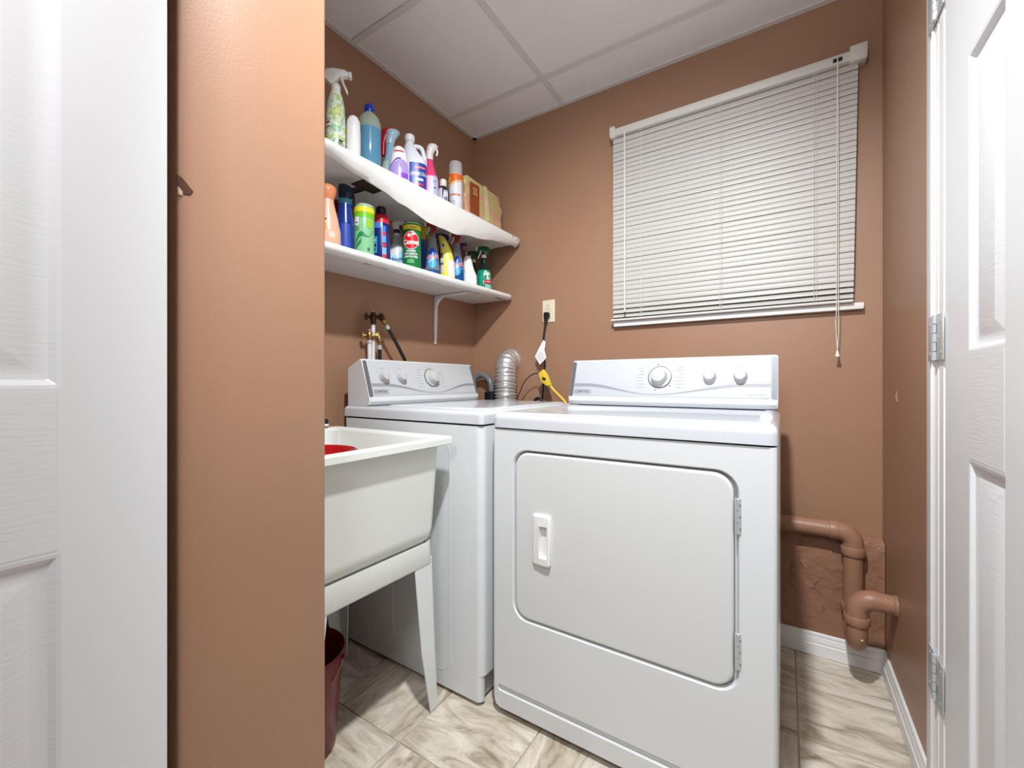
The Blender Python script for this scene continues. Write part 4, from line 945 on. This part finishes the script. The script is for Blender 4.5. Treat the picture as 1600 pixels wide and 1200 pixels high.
# --- cleanser cans
def can(label, x, y, mbody, mlid, mrim, dh=0.186):
    t = bot('cleanser_can', label, 'can', x, y, Lz(y), group=GL)
    B = Body([(0, 0.0355, 0.0355), (0.003, 0.0368, 0.0368), (dh-0.004, 0.0368, 0.0368), (dh, 0.0355, 0.0355)])
    B.mesh('can', mbody, t)
    MB().lathe([(0.036, dh-0.001), (0.0372, dh+0.001), (0.0365, dh+0.004), (0.033, dh+0.003)], n=28).build('rim', mrim, t)
    B.label('yellow_band', mlid, t, dh-0.026, dh-0.007, -PI, PI, na=40, e=0.0008)
    return t, B
t, B = can('pale green cleanser can with yellow band near the wall end', -1.318, 1.036, plastic((138, 200, 150)), plastic((240, 222, 40)), plastic((196, 206, 196)), 0.181)
B.label('lime_band', plastic((120, 200, 40)), t, 0.136, 0.154, -PI, PI, na=40, e=0.0006); B.oval('lime_patch', plastic((150, 206, 60)), t, 0.115, 0.018, 0.6, 0.4)
B.label('white_patch', white, t, 0.105, 0.136, -0.95, -0.50, e=0.0010); B.bars('small_print', plastic((60, 90, 120)), t, [(0.115, 0.14, 0.004)], -0.72, e=0.0014)
B.label('green_swash', plastic((20, 140, 80)), t, 0.05, 0.10, -0.85, 0.9, top=lambda q: 0.046+0.055*q+0.02*math.sin(q*6), bot=lambda q: 0.036+0.055*q+0.012*math.sin(q*6), e=0.0011)
B.label('green_swash', plastic((20, 140, 80)), t, 0.03, 0.06, -0.80, -0.25, top=lambda q: 0.030+0.028*q, bot=lambda q: 0.020+0.022*q, e=0.0012)
B.bars('small_print', plastic((80, 150, 110)), t, [(0.098, 0.25, 0.0025), (0.090, 0.25, 0.0025)], -0.7); B.bars('small_print', plastic((60, 120, 90)), t, [(0.02, 0.12, 0.012)], 0.45)
# --- L5 blue bottle, red shoulder
t = bot('bottle', 'royal blue bottle with red shoulder and black cap', 'bottle', -1.335, 1.130, Lz(1.130), group=GL)
B = Body([(0, 0.030, 0.033), (0.004, 0.033, 0.036), (0.06, 0.032, 0.035), (0.13, 0.029, 0.032), (0.172, 0.028, 0.031), (0.186, 0.024, 0.026), (0.192, 0.016, 0.016)])
B.mesh('body', plastic((26, 44, 116), 0.22), t); B.label('red_band', plastic((206, 40, 60)), t, 0.150, 0.184, -2.6, 2.6, e=0.0008, na=30); B.label('blue_band', plastic((64, 130, 206)), t, 0.128, 0.150, -1.1, 0.0, e=0.0008)
B.label('label_patch', plastic((54, 156, 196)), t, 0.030, 0.095, -1.3, -0.45, e=0.0008); B.bars('small_print', plastic((20, 30, 50)), t, [(0.060, 0.28, 0.010), (0.044, 0.22, 0.008)], -0.85); B.bars('small_print', white, t, [(0.080, 0.25, 0.005)], -0.85)
for z0, cc in ((0.110, (70, 120, 210)), (0.072, (90, 160, 220)), (0.026, (120, 180, 226))): B.label('picture_strip', plastic(cc), t, z0, z0+0.028, 0.12, 0.62, e=0.0010)
for z0 in (0.100, 0.056, 0.014): B.label('red_patch', plastic((206, 50, 66)), t, z0, z0+0.013, 0.12, 0.62, e=0.0011)
MB().tube([(0, 0, 0.188), (0, 0, 0.190), (0, 0, 0.214), (0, 0, 0.219)], [0.0175, 0.019, 0.019, 0.015], n=18).build('cap', plastic((18, 24, 46)), t)
# --- L6 fantastik style spray
t = bot('spray_bottle', 'white spray bottle with pale blue label and grey neck', 'spray bottle', -1.392, 1.262, Lz(1.262), group=GL)
B = Body([(0, 0.026, 0.040), (0.005, 0.028, 0.043), (0.06, 0.027, 0.042), (0.10, 0.022, 0.030), (0.125, 0.016, 0.018), (0.142, 0.018, 0.020), (0.152, 0.014, 0.014), (0.162, 0.0135, 0.0135)])
B.mesh('body', plastic((214, 222, 232)), t); B.label('label', plastic((150, 200, 228)), t, 0.008, 0.078, -0.9, 0.9, top=lambda q: 0.050+0.038*q); B.text('lettering', 'Fantastik', 0.017, plastic((40, 80, 150)), t, 0.047, 0.05, slope=0.10, sx=0.85, bold=0.0006)
B.label('label_curve', plastic((36, 70, 140)), t, 0.02, 0.03, -0.9, 0.9, top=lambda q: 0.022+0.018*math.sin(q*3), bot=lambda q: 0.019+0.018*math.sin(q*3), e=0.0013)
C = Body([(0.112, 0.0205, 0.024), (0.128, 0.0175, 0.0195), (0.142, 0.0192, 0.0212), (0.152, 0.0150, 0.0155)]); C.mesh('neck_sleeve', plastic((168, 172, 176)), t)
trigger(t, 0.172, wang(t, 0.70), plastic((216, 214, 206)), navy, navy, navy, scale=0.92)
# --- L7 green can
t, B = can('dark green cleanser can with red disc, star and yellow band', -1.312, 1.272, plastic((14, 122, 62)), plastic((240, 222, 40)), plastic((150, 190, 130)), 0.183)
B.oval('white_disc', white, t, 0.112, 0.037, -0.12, 0.90, e=0.0009, n=30); B.oval('red_disc', plastic((210, 28, 42)), t, 0.112, 0.0352, -0.12, 0.85, e=0.0012, n=30)
B.text('lettering', 'Comet', 0.026, white, t, 0.104, -0.10, bold=0.0010, sx=0.92, slope=0.03, e=0.0016)
sv = []
for k in range(10):
    r_ = 0.0105 if k % 2 == 0 else 0.0042; a = PI/2+k*PI/5; sv.append(B.pt(0.132+r_*math.sin(a), -0.30+r_*math.cos(a)/0.0368, 0.0017))
sv.append(B.pt(0.132, -0.30, 0.0017)); MB().add(sv, [(k, (k+1) % 10, 10) for k in range(10)]).build('star', white, t, smooth=False)
B.label('star_tail', white, t, 0.13, 0.14, -0.05, 0.42, top=lambda q: 0.139+0.004*q, bot=lambda q: 0.133+0.004*q, e=0.0016)
for z_, s_ in (('CLEANSER', 0.068), ('WITH BLEACH', 0.056), ('SCRATCH FREE', 0.044)): B.text('lettering', z_, 0.0115, white, t, s_, -0.12, bold=0.0003, sx=0.72)
B.bars('small_print', plastic((150, 200, 160)), t, [(0.030, 0.34, 0.004), (0.022, 0.38, 0.004)], -0.15); B.bars('small_print', plastic((206, 220, 120)), t, [(0.169, 0.5, 0.003)], 0.0); B.bars('small_print', plastic((206, 110, 60)), t, [(0.165, 0.35, 0.004)], 0.15, e=0.0015)
# --- L8 blue bottle with yellow trigger
t = bot('spray_bottle', 'sloping medium blue spray bottle with bright yellow trigger', 'spray bottle', -1.428, 1.455, Lz(1.455), group=GL)
B = Body([(0, 0.028, 0.058), (0.004, 0.030, 0.060), (0.06, 0.028, 0.046), (0.12, 0.022, 0.030), (0.165, 0.014, 0.015), (0.195, 0.0125, 0.0125)])
B.mesh('body', plastic((46, 96, 176), 0.22), t); trigger(t, 0.205, wang(t, 0.45), yellowp, plastic((214, 206, 70)), yellowp, scale=0.95)
# --- Windex pair
def windex(label, x, y, lh, sc):
    t = bot('spray_bottle', label, 'spray bottle', x, y, Lz(y), group=GL)
    B = Body([(0, 0.022, 0.033*sc), (0.004, 0.024, 0.035*sc), (0.05, 0.024, 0.034*sc), (0.10, 0.021, 0.028*sc), (0.145, 0.016, 0.020), (0.180, 0.0135, 0.0145), (0.195, 0.013, 0.013)])
    cl = mat('clear_bottle', (196, 208, 220), 0.10, trans=0.72, ior=1.15)
    B.mesh('liquid', mat('blue_liquid', (20, 92, 156), 0.15, trans=0.25, ior=1.3), t, z0=0.0, z1=lh, e=-0.0004)
    B.mesh('body', cl, t, z0=lh, z1=0.195)
    B.oval('label', plastic((36, 92, 206)), t, 0.082, 0.048, -0.05, 0.95, e=0.0010, n=30); B.oval('label_lower', plastic((70, 170, 226)), t, 0.062, 0.026, -0.05, 0.78, e=0.0013)
    B.label('label_flash', plastic((206, 226, 244)), t, 0.06, 0.07, -0.75, 0.7, top=lambda q: 0.066+0.024*q, bot=lambda q: 0.061+0.024*q, e=0.0015)
    B.text('lettering', 'Windex', 0.0250, white, t, 0.088, -0.05, bold=0.0016, sx=0.82, slope=0.16, shear=0.15, e=0.0016); B.text('lettering', 'Windex', 0.0250, plastic((206, 24, 40)), t, 0.088, -0.05, bold=0.0005, sx=0.82, slope=0.16, shear=0.15, e=0.0020)
    trigger(t, 0.204, wang(t, -2.35), plastic((150, 24, 34)), plastic((206, 200, 196)), red, white, scale=0.80)
    return t
windex('clear glass-cleaner spray with red trigger, left of the yellow bottle', -1.338, 1.424, 0.030, 0.90)
windex('clear glass-cleaner spray with blue liquid, right of the yellow bottle', -1.335, 1.590, 0.066, 1.0)
# --- L10 yellow angled-neck bottle
t = bot('bottle', 'yellow toilet cleaner bottle with bent neck', 'bottle', -1.318, 1.500, Lz(1.500), group=GL)
B = Body([(0, 0.022, 0.032, 0, 0.002, 2.6), (0.004, 0.024, 0.034, 0, 0.002, 2.6), (0.09, 0.023, 0.032, 0, 0.0, 2.6), (0.135, 0.021, 0.026, 0, -0.006, 2.4), (0.165, 0.018, 0.020, 0, -0.014), (0.185, 0.016, 0.018, 0, -0.022), (0.198, 0.013, 0.015, 0, -0.028), (0.204, 0.007, 0.009, 0, -0.031)])
B.mesh('body', plastic((228, 216, 84)), t); B.label('label', plastic((208, 206, 190)), t, 0.030, 0.120, -1.35, -0.55); B.bars('small_print', plastic((90, 90, 92)), t, [(0.108, 0.30, 0.022), (0.070, 0.28, 0.010)], -0.95, e=0.0016); B.label('neck_print', plastic((176, 190, 206)), t, 0.140, 0.160, -1.2, -0.5, e=0.0012); B.label('neck_print', navy, t, 0.148, 0.162, -0.50, -0.1, e=0.0013)
B.label('label_right', plastic((232, 232, 222)), t, 0.012, 0.085, 0.15, 1.3, e=0.0008)
# --- navy spray behind the yellow bottle
t = bot('spray_bottle', 'spray bottle with wide navy blue head behind the yellow bottle', 'spray bottle', -1.425, 1.585, Lz(1.585), group=GL)
B = Body([(0, 0.028, 0.034), (0.10, 0.028, 0.034), (0.16, 0.018, 0.020), (0.195, 0.0125, 0.0125)]); B.mesh('body', plastic((60, 60, 70)), t); trigger(t, 0.203, wang(t, -2.45), plastic((24, 40, 96)), plastic((24, 40, 96)), plastic((24, 40, 96)), scale=1.0, shroud=True)
# --- L12 white angled bottle
t = bot('bottle', 'plain white bottle with slanted shoulder beside the green spray', 'bottle', -1.326, 1.676, Lz(1.676), group=GL)
B = Body([(0, 0.024, 0.036, 0, 0, 2.6), (0.004, 0.026, 0.038, 0, 0, 2.6), (0.055, 0.025, 0.036, 0, 0, 2.6), (0.085, 0.023, 0.028, 0, -0.005, 2.4), (0.135, 0.018, 0.019, 0, -0.009, 2.0), (0.150, 0.012, 0.013, 0, -0.009), (0.154, 0.006, 0.007, 0, -0.009)])
B.mesh('body', plastic((232, 234, 236)), t); MB().tube(bez([(0.020, -0.022, 0.142), (0.024, -0.026, 0.11), (0.026, -0.024, 0.07)]), [0.003]*16+[0.002], n=8).build('moulded_grip', plastic((206, 210, 214)), t)
# --- purple spray behind
t = bot('spray_bottle', 'spray bottle with purple trigger behind the white bottle', 'spray bottle', -1.418, 1.700, Lz(1.700), group=GL)
B = Body([(0, 0.028, 0.034), (0.09, 0.028, 0.034), (0.15, 0.018, 0.020), (0.185, 0.0125, 0.0125)]); B.mesh('body', plastic((206, 200, 214)), t); trigger(t, 0.194, wang(t, 0.5), plastic((96, 30, 110)), plastic((116, 40, 130)), plastic((96, 30, 110)), scale=0.95)
# --- green sprays
def green(label, x, y, front):
    t = bot('spray_bottle', label, 'spray bottle', x, y, Lz(y), group=GL)
    B = Body([(0, 0.032, 0.036), (0.005, 0.034, 0.038), (0.080, 0.034, 0.038), (0.098, 0.030, 0.033), (0.115, 0.020, 0.021), (0.135, 0.015, 0.0155), (0.165, 0.0135, 0.0135)])
    B.mesh('liquid', plastic((20, 146, 112), 0.15), t, z0=0.0, z1=0.100); B.mesh('neck', plastic((12, 40, 34), 0.15), t, z0=0.100, z1=0.165)
    if front:
        B.bars('label_lines', plastic((90, 190, 160)), t, [(0.060, 0.42, 0.0015)], -0.45, e=0.0011); B.label('label_lines', plastic((90, 190, 160)), t, 0.010, 0.090, -0.42, -0.38, e=0.0011)
        B.text('lettering', 'Sp', 0.030, white, t, 0.082, 0.48, bold=0.0014); B.text('lettering', 'ic', 0.026, white, t, 0.058, 0.62, bold=0.0014)
        B.label('red_ribbon', plastic((196, 34, 62)), t, 0.02, 0.04, 0.0, 1.3, top=lambda q: 0.040+0.010*min(1, q*2.5), bot=lambda q: 0.018+0.012*min(1, q*2.5), e=0.0012); B.bars('small_print', plastic((240, 220, 224)), t, [(0.039, 0.3, 0.004)], 0.7, e=0.0016)
        B.label('pale_base', plastic((120, 206, 180)), t, 0.004, 0.024, 0.2, 1.3, e=0.0009)
    trigger(t, 0.176, wang(t, -2.35), plastic((20, 82, 58)), plastic((216, 216, 206)), plastic((222, 222, 214)), plastic((222, 222, 214)), scale=0.95, shroud=True)
green('teal green spray bottle with white trigger and red ribbon, at shelf end', -1.318, 1.786, True)
green('dark green spray bottle in the back corner behind the white bottle', -1.415, 1.822, False)

# ================================================================== SINK
SX0, SX1, SY0, SY1 = -1.425, -0.850, 0.495, 1.000
sk = thing('utility_sink', 'off-white plastic laundry sink on splayed legs beside the washer', 'sink', ((SX0+SX1)/2, (SY0+SY1)/2, 0))
def sr(i, z, r): return [(p[0], p[1], z) for p in rr(SX0+i, SX1-i, SY0+i*0.9, SY1-i*0.9, r, 6)]
tub = MB().loft([sr(0.075, 0.520, 0.03), sr(0.058, 0.526, 0.03), sr(0.046, 0.540, 0.03), sr(0.042, 0.565, 0.028), sr(0.031, 0.805, 0.022), sr(0.029, 0.814, 0.022),
    sr(0.003, 0.8145, 0.016), sr(0.0, 0.817, 0.016), sr(0.0, 0.833, 0.016), sr(0.004, 0.8375, 0.015), sr(0.022, 0.8378, 0.020), sr(0.035, 0.835, 0.028), sr(0.041, 0.828, 0.032), sr(0.056, 0.580, 0.045), sr(0.072, 0.560, 0.045), sr(0.11, 0.553, 0.03)], True, True)
tub.build('tub', M_sink, sk, angle=40)
ap = MB()
def ar(i, z): return [(p[0], p[1], z) for p in rr(SX0+0.050+i, SX1-0.050-i, SY0+0.040+i, SY1-0.042-i, 0.02, 6)]
ap.loft([ar(0.010, 0.522), ar(0, 0.524), ar(-0.002, 0.462), ar(0.001, 0.456), ar(0.006, 0.456), ar(0.006, 0.515), ar(0.02, 0.521)], False, False)
ap.build('apron', M_sink, sk)
def leg(sx, sy):
    """L-section tapering leg at one corner; sx,sy = which way the corner points"""
    xc = SX1-0.0515 if sx > 0 else SX0+0.0515; yc = SY1-0.0435 if sy > 0 else SY0+0.0415
    tx, ty = xc, yc; bx_, by_ = xc+sx*0.000, yc+sy*0.026
    def L(x, y, wy, wx, z): 
        t_ = 0.005
        return [(x, y, z), (x, y-sy*wy, z), (x-sx*t_, y-sy*wy, z), (x-sx*t_, y-sy*t_, z), (x-sx*wx, y-sy*t_, z), (x-sx*wx, y, z)]
    lo_ = [L(tx, ty, 0.069, 0.080, 0.475), L(tx, ty, 0.069, 0.080, 0.452), L(tx+(bx_-tx)*0.5, ty+(by_-ty)*0.5, 0.055, 0.058, 0.20), L(bx_, by_, 0.032, 0.034, 0.010), L(bx_-sx*0.002, by_-sy*0.004, 0.026, 0.026, 0.0)]
    MB().loft(lo_).build('leg', M_leg, sk, bevel=0.0012, seg=1)
for sx in (1, -1):
    for sy in (1, -1): leg(sx, sy)
MB().tube(bez([(-1.14, 0.75, 0.555), (-1.14, 0.75, 0.50), (-1.14, 0.75, 0.42), (-1.17, 0.76, 0.385), (-1.22, 0.78, 0.40), (-1.28, 0.80, 0.42), (LX+0.002, 0.83, 0.42)]), 0.019, n=14).build('drain_pipe', M_pex, sk)
# tap at the back of the sink
fa = thing('faucet', 'black lever of the faucet at the back rim of the sink', 'faucet', (-1.41, 0.86, 0.838))
MB().box(-1.422, -1.392, 0.80, 0.925, 0.838, 0.846).build('base_plate', M_pex, fa, bevel=0.003)
MB().tube([(-1.407, 0.83, 0.846), (-1.407, 0.83, 0.885), (-1.407, 0.83, 0.90)], [0.014, 0.012, 0.008], n=14).build('body', M_black, fa)
MB().tube(bez([(-1.407, 0.83, 0.89), (-1.36, 0.82, 0.905), (-1.29, 0.80, 0.895), (-1.275, 0.795, 0.87)]), 0.009, n=12).build('spout', M_black, fa)
MB().tube([(-1.402, 0.930, 0.8455), (-1.402, 0.930, 0.850), (-1.402, 0.930, 0.854)], [0.016, 0.015, 0.012], n=14).build('escutcheon', M_pex, fa)
MB().lathe([(0.010, 0.848), (0.0135, 0.852), (0.0130, 0.866), (0.008, 0.870)], (-1.402, 0.930, 0.0), n=12).build('handle', M_black, fa)
# red basin in the sink
rb_ = thing('basin', 'bright red plastic basin sitting inside the sink', 'basin', (-1.176, 0.728, 0.553))
MB().lathe([(0.095, 0.562), (0.100, 0.564), (0.128, 0.785), (0.136, 0.790), (0.137, 0.797), (0.133, 0.800), (0.124, 0.792), (0.096, 0.568)], (-1.176, 0.728, 0.0), n=44).build('bowl', M_redpl, rb_, angle=45)
# red bucket under the sink
bk = thing('bucket', 'dark red bucket with wire handle on the floor under the sink', 'bucket', (-1.120, 0.662, 0))
MB().lathe([(0.094, 0.001), (0.097, 0.004), (0.116, 0.245), (0.122, 0.248), (0.1235, 0.262), (0.120, 0.268), (0.114, 0.262), (0.093, 0.008)], (-1.120, 0.662, 0), n=44).build('pail', M_bucket, bk, angle=45)
hp = []
for k in range(21):
    a = PI*k/20; hp.append((-1.120+0.126*math.cos(a)*0.842+0.10*math.sin(a)*0.3, 0.662+0.126*math.cos(a)*0.54-0.10*math.sin(a)*0.6, 0.255-0.11*math.sin(a)))
MB().tube(hp, 0.0016, n=6).build('bail', M_wire, bk)
for sg in (-1, 1):
    MB().tube([(-1.120+sg*0.120*0.842, 0.662+sg*0.120*0.54, 0.255), (-1.120+sg*0.130*0.842, 0.662+sg*0.130*0.54, 0.255)], 0.006, n=10).build('bail_lug', M_bucket, bk)
